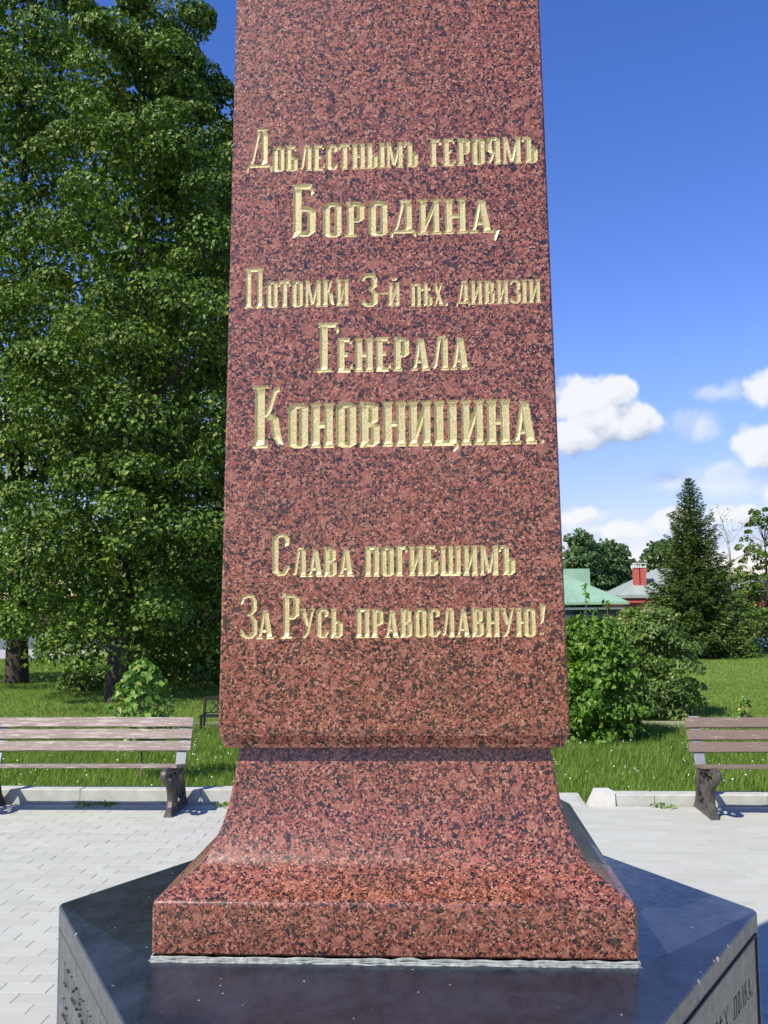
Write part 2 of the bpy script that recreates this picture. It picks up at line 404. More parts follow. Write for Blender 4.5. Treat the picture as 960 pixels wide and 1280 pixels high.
for i, (x, y) in enumerate(cells):
    if i in bigset or (abs(x) < .75 and abs(y) < .7): continue
    q = pv.copy(); q[:, 0] *= rng.uniform(.9982, 1.0); q[:, 1] *= rng.uniform(.988, .999)
    q[:, 2] += q[:, 0]*rng.normal(0, .003) + q[:, 1]*rng.normal(0, .004) + rng.uniform(-.0012, .0012)
    q[:, 0] += x; q[:, 1] += y; VV.append(q); FF += [tuple(base+k for k in f) for f in pm.f if f != (0, 3, 2, 1)]; base += len(pv)
tag(link('paver_field', py_mesh('paver_field', np.concatenate(VV), FF), M_PAVER, paving), kind='stuff')

# kerbs
def kerb(x0, x1, step, z1, name='kerb', cuts=None, label=None):
    bed = MB().box(x0, x1, 6.20, 6.40, -.15, .01)
    k = tag(bed.build(name, M_SAND), kind='structure')
    xs = list(np.arange(x0, x1-.05, step)) + [x1]
    if cuts: xs = cuts
    for a, b in zip(xs[:-1], xs[1:]):
        st = MB().box(a+.003, b-.003, 6.155, 6.335, -.03, z1 + rng.uniform(-.002, .002), .007).build('kerb_stone', M_KERB, k)
    return k
kerb(-9.0, -1.0, 1, .135, cuts=[-9.0, -7.84, -6.69, -5.56, -4.42, -3.28, -2.13, -1.0])
kr = kerb(1.70, 8.0, 1, .098, cuts=[1.70, 2.05, 3.06, 4.2, 5.34, 6.48, 7.6, 8.0])
e = MB().hexa([(1.46, 6.13, -.03), (1.695, 6.13, -.03), (1.695, 6.37, -.03), (1.46, 6.37, -.03), (1.50, 6.15, .125), (1.695, 6.15, .125), (1.665, 6.34, .125), (1.53, 6.34, .125)])
e.build('end_stone', M_KERBW, kr)
fk = MB(); fk.box(-1.0, 1.44, 6.60, 6.74, -.15, .004, .004); tag(fk.build('flush_kerb', M_KERB), kind='structure')
pth = MB().box(-16, 14, 11.7, 12.5, -.2, -.01); tag(pth.build('footpath', M_PATH), kind='structure')
rd = MB().box(-60, -13.6, 31.0, 38.2, -.3, -.02); tag(rd.build('road', M_ROAD), kind='structure')

# ------------------------------------------------------------------ monument
MONO = empty('obelisk_monument', (0, 0, 0), 'polished red granite obelisk with gilded Cyrillic inscription on a black granite base', 'monument')
A0 = .577; ZB = 1.024

def square_loft(prof, ch):
    """prof [(z, half)], 8-sided rings with small corner chamfer"""
    V = []; F = []
    for z, h in prof:
        c = min(ch, h*.4)
        V += [(h-c,-h,z),(h,-h+c,z),(h,h-c,z),(h-c,h,z),(-h+c,h,z),(-h,h-c,z),(-h,-h+c,z),(-h+c,-h,z)]
    for i in range(len(prof)-1):
        for k in range(8):
            a = i*8+k; b = i*8+(k+1) % 8; F.append((a, b, b+8, a+8))
    F.append(tuple(range(8))[::-1]); e = (len(prof)-1)*8; F.append(tuple(e+k for k in range(8)))
    return V, F
def shaded(me, ang=38):
    me.polygons.foreach_set('use_smooth', np.ones(len(me.polygons), dtype=bool)); me.set_sharp_from_angle(angle=R_(ang))

# flared base block
zs = [1.1535,1.170,1.190,1.217,1.265,1.318,1.367,1.4465,1.4914]; ws = [.5660,.5395,.5105,.479,.4535,.4330,.4216,.4095,.4025]
prof = [(ZB, .571), (ZB+.006, .577), (1.137, .577)] + [(1.137+.016*math.sin(R_(a)), .577-.016*(1-math.cos(R_(a)))) for a in (10, 20, 30, 40, 48)]
from math import floor
Pz = catmull([(a, b, 0) for a, b in zip(ws, zs)], 5)
prof += [(p.y, p.x) for p in Pz]
V, F = square_loft(prof, .007)
me = py_mesh('flared_base_block', V, F); shaded(me, 22)
base_block = link('flared_base_block', me, M_GRANITE, MONO)

# mortar strip
mj = MB(); n0 = 0
pts = []
for sx, sy, dx, dy in ((-1,-1,1,0),(1,-1,0,1),(1,1,-1,0),(-1,1,0,-1)):
    L = 2*(A0-.001); N = 46
    for row_ in range(3):
        line = [];
        for k in range(N+1):
            t = k/N*L; j = rng.normal(0, .0012)
            x = sx*(A0+.001)+dx*t; y = sy*(A0+.001)+dy*t
            nx_, ny_ = (dy, -dx)
            line.append((x+nx_*(j+.002-.002*row_), y+ny_*(j+.002-.002*row_), ZB-.016+.0055*row_+rng.normal(0, .0010)))
        mj.tube(line, .0034, 5, (1, 1))
mj.build('sealant_joint', M_MORTAR, MONO, smooth=True)

CARVE_SEED = 1
# shaft with carved inscription -------------------------------------------------
BH, BZ, TP = .4484, 1.538, .0145
def half(z): return BH - TP*(z-BZ)
prof = [(1.4914, .4345), (1.500, .4365), (1.522, .4455), (1.538, .4484)]
for z in (1.73, 1.895, 2.03, 2.235, 2.445, 2.62, 2.78, 3.0, 3.18, 4.0, 5.3): prof.append((z, half(z)))
prof += [(5.75, .02)]
V, F = square_loft(prof, .005)
shaft_me = py_mesh('shaft', V, F)
bm = bmesh.new(); bm.from_mesh(shaft_me)
for x in np.arange(-.36, .37, .0903): bmesh.ops.bisect_plane(bm, geom=bm.verts[:]+bm.edges[:]+bm.faces[:], plane_co=(x, 0, 0), plane_no=(1, 0, 0))
bm.to_mesh(shaft_me); bm.free()
shaft_me.materials.append(M_GRANITE)
shaft = link('shaft', shaft_me, None, MONO); shaft_me.materials.append(M_GOLD)

# glyphs: strokes in a box of height 1, list of polylines [(x, y, halfwidth)...], floor ratio
T, t_ = .100, .066
def st(*pts, r=.55, k=.58, e=.12): return (pts, r, k, e)
def Vv(x, y0=0.0, y1=1.0, w=T): return st((x, y0, w), (x, y1, w))
def Hh(x0, x1, y, w=t_): return st((x0, y, w), (x1, y, w), r=.04, k=.50, e=.05)
def Sb(x, w=.15): return st((x-w, .045, .045), (x+w, .045, .045), r=.1, k=.7, e=.02)
def St(x, w=.14): return st((x-w, .966, .030), (x+w, .966, .030), r=.1, k=1.0, e=.02)
def Oo(x0, x1, y0=0., y1=1., c=.12):
    a, b = x0+T, x1-T
    return [st((a, y0+c, T), (a+.06, y0+t_, t_), (b-.06, y0+t_, t_), (b, y0+c, T), (b, y1-c, T), (b-.06, y1-t_, t_), (a+.06, y1-t_, t_), (a, y1-c, T), 'closed', r=.45, k=.7)]
def bowl(x0, x1, y0, y1, c=.11):
    b = x1-T
    return [st((x0, y0+t_, t_), (b-.07, y0+t_, t_), (b, y0+c+.03, T), (b, y1-c-.03, T), (b-.07, y1-t_, t_), (x0, y1-t_, t_), r=.4, k=.75)]
G = {
 'О': (.52, Oo(.03, .49)),
 'С': (.50, [st((.40, .68, .07), (.40, .86, .08), (.33, .945, t_), (.20, .945, t_), (.13, .86, T), (.13, .14, T), (.20, t_, t_), (.33, t_, t_), (.41, .20, .085), (.41, .28, .05), r=.45, k=.7)]),
 'Е': (.52, [Vv(.15), Hh(.05, .44, .06), Hh(.05, .42, .945), Hh(.15, .36, .52), st((.445, .26, .03), (.43, .08, .05), r=.3), st((.43, .80, .03), (.415, .93, .05), r=.3)]),
 'Г': (.48, [Vv(.17), Sb(.17), Hh(.05, .42, .945), st((.43, .76, .03), (.41, .93, .055), r=.3)]),
 'Б': (.54, [Vv(.15), Hh(.05, .42, .945), st((.425, .78, .03), (.41, .93, .055), r=.3)] + bowl(.10, .50, 0, .60)),
 'В': (.54, [Vv(.15), Hh(.04, .15, .945), Hh(.04, .15, .06)] + bowl(.10, .47, .48, 1.0) + bowl(.10, .50, 0, .57)),
 'Р': (.52, [Vv(.15), Sb(.15), Hh(.04, .15, .945)] + bowl(.10, .49, .40, 1.0)),
 'Ь': (.52, [Vv(.15), Hh(.04, .15, .06), St(.15, .1)] + bowl(.10, .49, 0, .60)),
 'Ъ': (.58, [Vv(.24), Hh(.02, .24, .93, .055), st((.03, .76, .03), (.035, .90, .045), r=.3)] + bowl(.2, .56, 0, .60)),
 'Ѣ': (.60, [Vv(.22, y1=1.08), st((.02, .66, .04), (.04, .76, .06), (.40, .76, .06), (.42, .66, .04), r=.1, k=.62), Hh(.09, .2, .06)] + bowl(.18, .57, 0, .50)),
 'Ы': (.76, [Vv(.15), Hh(.04, .15, .06), St(.15, .11), Vv(.64), Sb(.64, .13), St(.64, .13)] + bowl(.10, .47, 0, .60)),
 'Н': (.58, [Vv(.14), Vv(.44), Hh(.14, .44, .50), Sb(.14, .13), Sb(.44, .13), St(.14, .13), St(.44, .13)]),
 'И': (.58, [Vv(.14, w=.088), Vv(.44, w=.088), st((.13, .05, .06), (.45, .95, .06), r=.1, k=.9), Sb(.14, .13), Sb(.44, .13), St(.14, .13), St(.44, .13)]),
 'П': (.58, [Vv(.14), Vv(.44), Hh(.14, .44, .945), Sb(.14, .13), Sb(.44, .13), Hh(.03, .14, .96, .035), Hh(.44, .55, .96, .035)]),
 'І': (.30, [Vv(.15), Sb(.15, .14), St(.15, .14)]),
 'Т': (.52, [Vv(.26), Sb(.26, .13), Hh(.04, .48, .945), st((.05, .76, .03), (.06, .92, .05), r=.3), st((.47, .76, .03), (.46, .92, .05), r=.3)]),
 'А': (.56, [st((.12, .04, .05), (.27, .96, .055), r=.2), st((.43, .02, T), (.29, .97, T*.9)), Hh(.17, .42, .27, .05), Sb(.11, .11), Sb(.44, .13)]),
 'Л': (.56, [st((.07, .06, .05), (.15, .16, .055), (.27, .96, .055), r=.2), Vv(.42, w=.092), Sb(.42, .13), Hh(.22, .46, .965, .035)]),
 'Д': (.60, [st((.14, .12, .04), (.30, .96, .05), r=.2), st((.42, .12, T), (.42, .96, T*.95)), Hh(.05, .56, .10, .05), st((.05, .10, .05), (.03, -.07, .03), r=.3), st((.55, .10, .05), (.57, -.07, .03), r=.3), Hh(.22, .5, .965, .035)]),
 'М': (.74, [Vv(.13, w=.055), Vv(.60, w=.095), st((.15, .95, .075), (.36, .08, .06), r=.4), st((.36, .06, .05), (.58, .95, .05), r=.2), Sb(.13, .11), Sb(.60, .13), St(.13, .1), St(.62, .1)]),
 'К': (.56, [Vv(.14), Sb(.14, .13), St(.14, .13), st((.205, .47, .045), (.28, .60, .05), (.37, .90, .05), (.45, .94, .055), r=.3), st((.24, .54, .05), (.36, .45, .085), (.40, .20, .085), (.47, .045, .05), r=.45)]),
 'Я': (.56, [Vv(.42), Sb(.42, .13), st((.09, .04, .05), (.16, .14, .055), (.30, .46, .055), r=.3), st((.46, .945, t_), (.22, .945, t_), (.13, .84, T), (.13, .56, T), (.22, .46, t_), (.42, .46, t_), r=.4, k=.75)]),
 'У': (.54, [st((.09, .96, .09), (.28, .36, .07), r=.4), st((.45, .96, .055), (.27, .20, .055), (.17, .06, .06), (.07, .08, .06), r=.3), St(.11, .11), St(.44, .1)]),
 'Х': (.56, [st((.11, .95, .085), (.44, .05, .085)), st((.43, .95, .045), (.12, .05, .045), r=.2), Sb(.11, .1), Sb(.45, .11), St(.11, .11), St(.44, .1)]),
 'Ц': (.60, [Vv(.14), Vv(.44), Hh(.06, .50, .06), st((.50, .07, .06), (.53, -.03, .05), (.42, -.12, .035), r=.3), St(.14, .13), St(.44, .13)]),
 'Ш': (.82, [Vv(.13, w=.09), Vv(.40, w=.085), Vv(.67, w=.09), Hh(.04, .76, .06), St(.13, .12), St(.40, .1), St(.67, .12)]),
 'Ю': (.80, [Vv(.14), Sb(.14, .13), St(.14, .13), Hh(.14, .36, .5)] + Oo(.31, .77)),
 'З': (.50, [st((.07, .76, .045), (.09, .90, .06), (.20, .95, t_), (.32, .95, t_), (.39, .84, .09), (.39, .66, .085), (.30, .55, .05), (.20, .54, .04), r=.4, k=.7),
              st((.20, .54, .04), (.30, .53, .05), (.40, .40, .095), (.40, .16, .095), (.31, t_, t_), (.17, t_, t_), (.07, .13, .07), (.05, .25, .04), r=.4, k=.7)]),
 '.': (.26, [st((.13, -.01, .085), (.13, .17, .085), r=.2, e=.03)]),
 ',': (.20, [st((.12, .95, .34), (.02, -.7, .18), r=.2, k=.4)]),
 '-': (.40, [st((.05, .5, .2), (.95, .5, .2), r=.3)]),
 '!': (.30, [st((.15, .34, .04), (.19, .96, .10), r=.4), st((.13, .02, .07), (.13, .12, .07), r=.2)]),
}
G['Й'] = (.58, G['И'][1] + [st((.17, 1.20, .035), (.24, 1.11, .045), (.34, 1.11, .045), (.41, 1.20, .035), r=.2)])
G['3'] = G['З']

def stroke_solid(pts, r, k, e, closed, h, dmax):
    """closed polyhedron for one carved stroke, in face coords (x, y, depth<0). pts already in metres"""
    n = len(pts); V = []; F = []; OUT = .004
    P = [Vector((p[0], p[1])) for p in pts]
    for i in range(n):
        w = pts[i][2]
        if closed: a, b = P[i-1], P[(i+1) % n]
        else: a, b = P[max(i-1, 0)], P[min(i+1, n-1)]
        d = (b-a).normalized(); nr = Vector((-d.y, d.x))
        # mitre factor
        if closed or 0 < i < n-1:
            d1 = (P[i]-P[i-1]).normalized(); cs = max(.55, d1.dot(d)); w = w/cs**.6
        dep = min(k*w, dmax)
        end = 0
        if not closed and i == 0: end = 1
        if not closed and i == n-1: end = -1
        q = P[i] + d*(e*h+dep*.35)*end
        L, Rr = P[i]+nr*w, P[i]-nr*w; l, r_ = q+nr*w*r, q-nr*w*r
        V += [(L.x, L.y, OUT), (L.x, L.y, 0), (l.x, l.y, -dep), (r_.x, r_.y, -dep), (Rr.x, Rr.y, 0), (Rr.x, Rr.y, OUT)]
    m = n if closed else n-1
    for i in range(m):
        a = i*6; b = ((i+1) % n)*6
        for j in range(6):
            F.append((a+j, a+(j+1) % 6, b+(j+1) % 6, b+j))
    if not closed:
        F.append(tuple(range(6))); F.append(tuple((n-1)*6+j for j in range(6))[::-1])
    return V, F

rngc = np.random.default_rng(CARVE_SEED)
def convex_stroke(p, q, r, k, e0, e1, h, dmax):
    A, B = Vector(p[:2]), Vector(q[:2]); d = (B-A).normalized(); nr = Vector((-d.y, d.x)); V = []
    for P_, w_, e_, sg in ((A, p[2], e0, 1), (B, q[2], e1, -1)):
        dep = min(k*w_, dmax)*rngc.uniform(.985, 1.0)
        if e_ < 0: P_ = P_ - d*sg*w_*.42; Q = P_ + d*sg*w_*.25
        else: Q = P_ + d*sg*min((e_*h+dep*.35), (B-A).length*.45)
        L, Rr, l, r_ = P_+nr*w_, P_-nr*w_, Q+nr*w_*r, Q-nr*w_*r; OUT = .004
        V += [(L.x, L.y, OUT), (L.x, L.y, 0), (l.x, l.y, -dep), (r_.x, r_.y, -dep), (Rr.x, Rr.y, 0), (Rr.x, Rr.y, OUT)]
    F = [(j, (j+1) % 6, 6+(j+1) % 6, 6+j) for j in range(6)] + [(0, 5, 4, 3, 2, 1), (6, 7, 8, 9, 10, 11)]
    return V, F

def text_cutter(segs, place, wk=1.0):
    """returns one mesh of all stroke solids and the list of letter boxes"""
    L = {}; boxes = []
    for gi, (s, x0, x1, zb, h, wk_) in enumerate(segs):
        wd = [G[c][0] for c in s]; tot = sum(wd); sx = (x1-x0)/tot; x = x0
        for c, wv in zip(s, wd):
            if c == '-' : hh = h
            for si, (pts, r, k, e) in enumerate(G[c][1]):
                V, F = L.setdefault(0, ([], []))
                closed = pts[-1] == 'closed'
                pp = [(x+p[0]*sx, zb+p[1]*h, p[2]*h*wk_*.98) for p in pts if p != 'closed']
                m_ = len(pp); segs_ = [(i, (i+1) % m_) for i in range(m_ if closed else m_-1)]
                for i, i2 in segs_:                    # every piece is convex; neighbours overlap at the bends
                    e0_ = e if (not closed and i == 0) else -1; e1_ = e if (not closed and i2 == m_-1) else -1
                    v, f = convex_stroke(pp[i], pp[i2], r, k, e0_, e1_, h, .0075)
                    n = len(V); j = rngc.uniform(-.0004, .0004)
                    V += [place(a, b, cc+(j if cc > 0 else 0)) for a, b, cc in v]; F += [tuple(n+i_ for i_ in q) for q in f]
            boxes.append((x, x+wv*sx, zb-.2*h, zb+1.3*h, c)); x += wv*sx
    out = []
    for si in sorted(L):
        me = py_mesh('cutter', *L[si])
        bm = bmesh.new(); bm.from_mesh(me); bmesh.ops.recalc_face_normals(bm, faces=bm.faces); bm.to_mesh(me); bm.free(); out.append(me)
    return out, boxes

def carve(ob, cut_me, cut_mat):
    cut_me.materials.clear()
    for m in ob.data.materials: cut_me.materials.append(m)
    cut_me.polygons.foreach_set('material_index', np.full(len(cut_me.polygons), cut_mat, dtype=np.int32))
    co = bpy.data.objects.new('cut', cut_me); C.objects.link(co)
    mo = ob.modifiers.new('b', 'BOOLEAN'); mo.object = co; mo.operation = 'DIFFERENCE'; mo.solver = 'EXACT'; mo.use_self = True; mo.material_mode = 'INDEX'
    dg = bpy.context.evaluated_depsgraph_get(); dg.update()
    me = bpy.data.meshes.new_from_object(ob.evaluated_get(dg)); ob.modifiers.remove(mo)
    nm = ob.data.name; ob.data = me; bpy.data.objects.remove(co); return me

SEGS = [('Д',-0.3890,-0.3139,3.0391,0.1196,.72),('ОБЛЕСТНЫМЪ',-0.3161,0.0834,3.0330,0.0730,1),('ГЕРОЯМЪ',0.1117,0.4058,3.0332,0.0770,1),
('Б',-0.2694,-0.1866,2.8446,0.1514,.78),('ОРОДИНА',-0.1823,0.2821,2.8426,0.0986,1),(',',0.2822,0.2993,2.8340,0.0178,1),
('П',-0.3925,-0.3338,2.6500,0.1135,.62),('ОТОМКИ',-0.3316,-0.1050,2.6506,0.0753,.9),('З',-0.0749,-0.0278,2.6461,0.0928,.95),('-',-0.0276,-0.0083,2.6760,0.0142,1),('Й',-0.0042,0.0321,2.6465,0.0661,.9),('ПѢХ.',0.0577,0.1597,2.6440,0.0637,.85),('ДИВИЗІИ',0.1789,0.4046,2.6456,0.0657,.9),
('Г',-0.1997,-0.1291,2.4696,0.1377,.8),('ЕНЕРАЛА',-0.1423,0.2118,2.4694,0.0934,1),
('К',-0.3701,-0.2720,2.2677,0.1728,.80),('ОНОВНИЦИНА',-0.2740,0.3826,2.2673,0.1218,1),('.',0.3870,0.4060,2.2690,0.0700,.8),
('С',-0.3171,-0.2604,1.9294,0.1150,.72),('ЛАВА',-0.2604,-0.0974,1.9282,0.0771,1),('ПОГИБШИМЪ',-0.0704,0.3212,1.9272,0.0786,.98),
('З',-0.3958,-0.3456,1.7666,0.1199,.62),('А',-0.3519,-0.3059,1.7684,0.0804,.95),('Р',-0.2892,-0.2329,1.7680,0.1196,.68),('УСЬ',-0.2371,-0.1230,1.7695,0.0781,.9),('ПРАВОСЛАВНУЮ',-0.0940,0.3703,1.7695,0.0754,.9),('!',0.3725,0.3967,1.7719,0.0873,.9)]
def place_front(x, z, d): return (x, -half(z) - d, z)
cm, boxes = text_cutter(SEGS, place_front)
for m_ in cm: carve(shaft, m_, 1)

def split_letters(ob, boxes, key, mat_idx, m, name='letter'):
    """faces of the carved material leave the stone and become one part per letter"""
    me = ob.data; bm = bmesh.new(); bm.from_mesh(me); bm.faces.ensure_lookup_table()
    groups = {}
    for f in bm.faces:
        if f.material_index == mat_idx:
            c = f.calc_center_median(); a, z = key(c); best = None
            for i, b in enumerate(boxes):
                dx = max(b[0]-a, 0, a-b[1]); dz = max(b[2]-z, 0, z-b[3])
                s = dx*dx+dz*dz + 1e-7*abs(a-(b[0]+b[1])/2)
                if best is None or s < best[0]: best = (s, i)
            groups.setdefault(best[1], []).append([(v.index, tuple(v.co)) for v in f.verts])
    bmesh.ops.delete(bm, geom=[f for f in bm.faces if f.material_index == mat_idx], context='FACES')
    bm.to_mesh(me); bm.free()
    for i, fs in sorted(groups.items()):
        idx = {}; V = []; F = []
        for f in fs:
            for vi, co in f:
                if vi not in idx: idx[vi] = len(V); V.append(co)
            F.append(tuple(idx[vi] for vi, co in f))
        lm = py_mesh(name, V, F)
        link(name, lm, m, ob)
split_letters(shaft, boxes, lambda c: (c.x, c.z), 1, M_GOLD)
print('letters', len([o for o in C.objects if o.name.startswith('letter')]), 'faces', len(shaft.data.polygons))
shaft.data.polygons.foreach_set("use_smooth", np.zeros(len(shaft.data.polygons), dtype=bool))

# black hexagonal plinth with chipped edge and engraved panels
HC = (0, -.05); HR = 1.014; ZE = .98
hx = [(HC[0]+HR*math.cos(R_(a)), HC[1]+HR*math.sin(R_(a))) for a in (-120, -60, 0, 60, 120, 180)]
def inset(p, d):
    q = Vector(p)-Vector(HC); return tuple(Vector(HC)+q*(1-d/q.length))
def ring(d, z):
    out = []
    for i, p in enumerate(hx):                       # two verts per corner: a small chamfer
        a, b = Vector(hx[i-1]), Vector(hx[(i+1) % 6]); v = Vector(p)
        for o_ in (a, b):
            q = v + (o_-v).normalized()*.010; q = Vector(inset(q, d)); out.append((q.x, q.y, z))
    return out
V = ring(0, -.05) + ring(0, ZE-.004) + ring(.004, ZE)
F = []
for r_ in (0, 12):
    for k in range(12): F.append((r_+k, r_+(k+1) % 12, r_+12+(k+1) % 12, r_+12+k))
s4 = [(-A0, -A0), (A0, -A0), (A0, A0), (-A0, A0)]; n = len(V); V += [(x, y, ZB-.014) for x, y in s4]
# top facets; ring index: corner i -> 24+2i, 24+2i+1  (0 FL,1 FR,2 R,3 BR,4 BL,5 L)
c = lambda i, j: 24+2*i+j
F += [(c(0,1), c(1,0), n+1, n), (c(1,0), c(1,1), n+1), (c(1,1), c(2,0), n+1), (c(2,0), c(2,1), n+1), (c(2,1), n+2, n+1), (c(2,1), c(3,0), n+2), (c(3,0), c(3,1), n+2),
      (c(3,1), c(4,0), n+3, n+2), (c(4,0), c(4,1), n+3), (c(4,1), c(5,0), n+3), (c(5,0), c(5,1), n), (c(5,0), n, n+3), (c(5,1), c(0,0), n), (c(0,0), c(0,1), n), (n, n+1, n+2, n+3)]
F.append(tuple(range(12))[::-1])
pl_me = py_mesh('hexagonal_plinth', V, F)
bm = bmesh.new(); bm.from_mesh(pl_me); bmesh.ops.recalc_face_normals(bm, faces=bm.faces); bm.to_mesh(pl_me); bm.free()
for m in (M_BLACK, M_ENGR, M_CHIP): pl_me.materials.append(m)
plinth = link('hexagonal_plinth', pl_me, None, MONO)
def panel_place(side):
    ap = HR*math.sqrt(3)/2; nv = Vector((side*.8660254, -.5)); tv = Vector((-side*.5, -.8660254))   # from the outer corner towards the front corner
    o0 = Vector((HC[0]+side*HR, HC[1]))
    def f(s, z, d):
        q = o0+tv*s+nv*d; return (q.x, q.y, z)
    return f
# right face: reading direction runs from the front corner to the outer corner
pr = panel_place(1); plf = panel_place(-1)
def mirror(fn): return lambda s, z, d: fn(-s, z, d)
L6 = 1.014
TRS = [('ГО', -.68, -.54, .785, .056, .85), ('ПѢХ.', -.50, -.33, .785, .056, .85), ('ПОЛКА.', -.305, -.095, .785, .056, .85)]
TLS = [('ПОЛКОВНИКЪ', .12, .62, .800, .058, .55), ('ПѢХ.', .12, .30, .710, .052, .55), ('ПОЛКА', .36, .66, .710, .052, .55)]
def frame_cutter(fn, s0, s1, z0, z1):
    V = []; F = []
    for a, b in (((s0, z1), (s1, z1)), ((s0, z0), (s1, z0)), ((s0, z0), (s0, z1)), ((s1, z0), (s1, z1))):
        d = (Vector(b)-Vector(a)).normalized()*.0006
        v, f = stroke_solid([(a[0]-d.x*3, a[1]-d.y*3, .0028), (b[0]+d.x*3, b[1]+d.y*3, .0028)], .4, 1.2, 0, False, 1, .004)
        n = len(V); V += [fn(*q) for q in v]; F += [tuple(n+i for i in q) for q in f]
    me = py_mesh('cutter', V, F); bm = bmesh.new(); bm.from_mesh(me); bmesh.ops.recalc_face_normals(bm, faces=bm.faces); bm.to_mesh(me); bm.free(); return me
cmr, bxr = text_cutter(TRS, mirror(pr))
for m_ in cmr: carve(plinth, m_, 1)
split_letters(plinth, [(b[0], b[1], b[2], b[3], b[4]) for b in bxr], lambda c_: (-(Vector((c_.x, c_.y))-Vector((HC[0]+HR, HC[1]))).length, c_.z), 1, M_ENGR, 'engraved_letter')
cml, bxl = text_cutter(TLS, plf)
for m_ in cml: carve(plinth, m_, 1)
split_letters(plinth, bxl, lambda c_: ((Vector((c_.x, c_.y))-Vector((HC[0]-HR, HC[1]))).length, c_.z), 1, M_ENGR, 'engraved_letter')
carve(plinth, frame_cutter(mirror(pr), -.975, -.035, .12, .925), 1)
carve(plinth, frame_cutter(plf, .035, .975, .12, .918), 1)
# chips along the two front edges
V = []; F = []
for fn, spots in ((pr, [(.245, 6), (.33, 8), (.43, 13), (.455, 9), (.52, 6), (.60, 9), (.64, 6)]), (plf, [(.12, 4), (.26, 6), (.30, 7), (.33, 5)])):
    for s, r_ in spots:
        r_ = r_*.001; cc = Vector(fn(s, ZE+.001, .001)); n = len(V); N = 7
        rs = [r_*rng.uniform(.7, 1.25) for _ in range(N)]
        ring_ = [cc+Vector((math.cos(2*math.pi*k/N)*rs[k], math.sin(2*math.pi*k/N)*rs[k], rng.uniform(-.2, .2)*r_)) for k in range(N)]
        V += [tuple(q) for q in ring_] + [tuple(cc+Vector((0, 0, r_*.9))), tuple(cc-Vector((0, 0, r_*rng.uniform(.8, 1.6))))]
        for k in range(N): F += [(n+k, n+(k+1) % N, n+N), (n+(k+1) % N, n+k, n+N+1)]
cme = py_mesh('cutter', V, F); bm = bmesh.new(); bm.from_mesh(cme); bmesh.ops.recalc_face_normals(bm, faces=bm.faces); bm.to_mesh(cme); bm.free()
carve(plinth, cme, 2)

# ------------------------------------------------------------------ benches
def plank_mesh(L, wdt, th):
    V = []; N = 14
    for i in range(N+1):
        x = -L/2+L*i/N; j = [rng.normal(0, .0012) for _ in range(4)]
        V += [(x, -th/2+j[0]*.5, -wdt/2+j[1]), (x, th/2, -wdt/2+j[1]), (x, th/2, wdt/2+j[2]), (x, -th/2+j[3]*.5, wdt/2+j[2])]
    F = [(0, 1, 2, 3)] + [tuple(N*4+k for k in (3, 2, 1, 0))]
    for i in range(N):
        for k in range(4): F.append((i*4+k, i*4+(k+1) % 4, i*4+4+(k+1) % 4, i*4+4+k))
    me = py_mesh('plank', V, F); bm = bmesh.new(); bm.from_mesh(me); bmesh.ops.recalc_face_normals(bm, faces=bm.faces)
    bmesh.ops.bevel(bm, geom=[e_ for e_ in bm.edges if len(e_.link_faces) == 2 and e_.calc_face_angle(0) > 1], offset=.003, segments=1, affect='EDGES'); bm.to_mesh(me); bm.free()
    return me
def iron_frame_mb():
    m = MB(); T_ = .055
    def sw(P, r=.02, fl=(1.0, 1.35), n=5, sides=6):
        m.tube([(0, q.x, q.y) for q in catmull([(a, b, 0) for a, b in P], n)], r, sides, fl)
    # foot rail with steps
    m.hexa([(-.035, -.01, 0), (.035, -.01, 0), (.035, .56, 0), (-.035, .56, 0), (-.03, 0, .035), (.03, 0, .035), (.03, .55, .035), (-.03, .55, .035)])
    for a, b, h in ((.02, .07, .075), (.16, .22, .06), (.34, .40, .06), (.47, .54, .085)):
        m.hexa([(-.028, a-.01, .034), (.028, a-.01, .034), (.028, b+.01, .034), (-.028, b+.01, .034), (-.02, a, h), (.02, a, h), (.02, b, h), (-.02, b, h)])
    sw([(.05, .04), (.10, .12), (.085, .20), (.03, .27), (-.07, .32), (-.125, .355), (-.12, .40), (-.05, .415), (.04, .39)], .026)      # front leg and horn
    sw([(.51, .04), (.49, .12), (.46, .20), (.43, .30), (.44, .40)], .024)                                                  # rear leg
    sw([(.0, .395), (.12, .385), (.30, .375), (.45, .37)], .020)                                                            # seat rail
    sw([(.25+.075*math.cos(a), .235+.11*math.sin(a)) for a in np.linspace(0, 2*math.pi, 13)], .013, n=2)                    # oval
    sw([(.25+.03*math.cos(a), .235+.055*math.sin(a)) for a in np.linspace(0, 2*math.pi, 9)], .010, n=2)
    sw([(.08, .07), (.16, .10), (.22, .16), (.18, .22), (.12, .20), (.13, .15)], .014)
    sw([(.48, .09), (.40, .10), (.33, .15), (.34, .21), (.39, .22), (.40, .17)], .014)
    sw([(.03, .28), (.10, .33), (.17, .32), (.20, .27)], .013)
    sw([(.44, .30), (.38, .34), (.32, .32), (.30, .28)], .013)
    sw([(.25, .345), (.25, .375)], .018); sw([(.25, .05), (.25, .125)], .018)
    return m
frame_mb = iron_frame_mb()
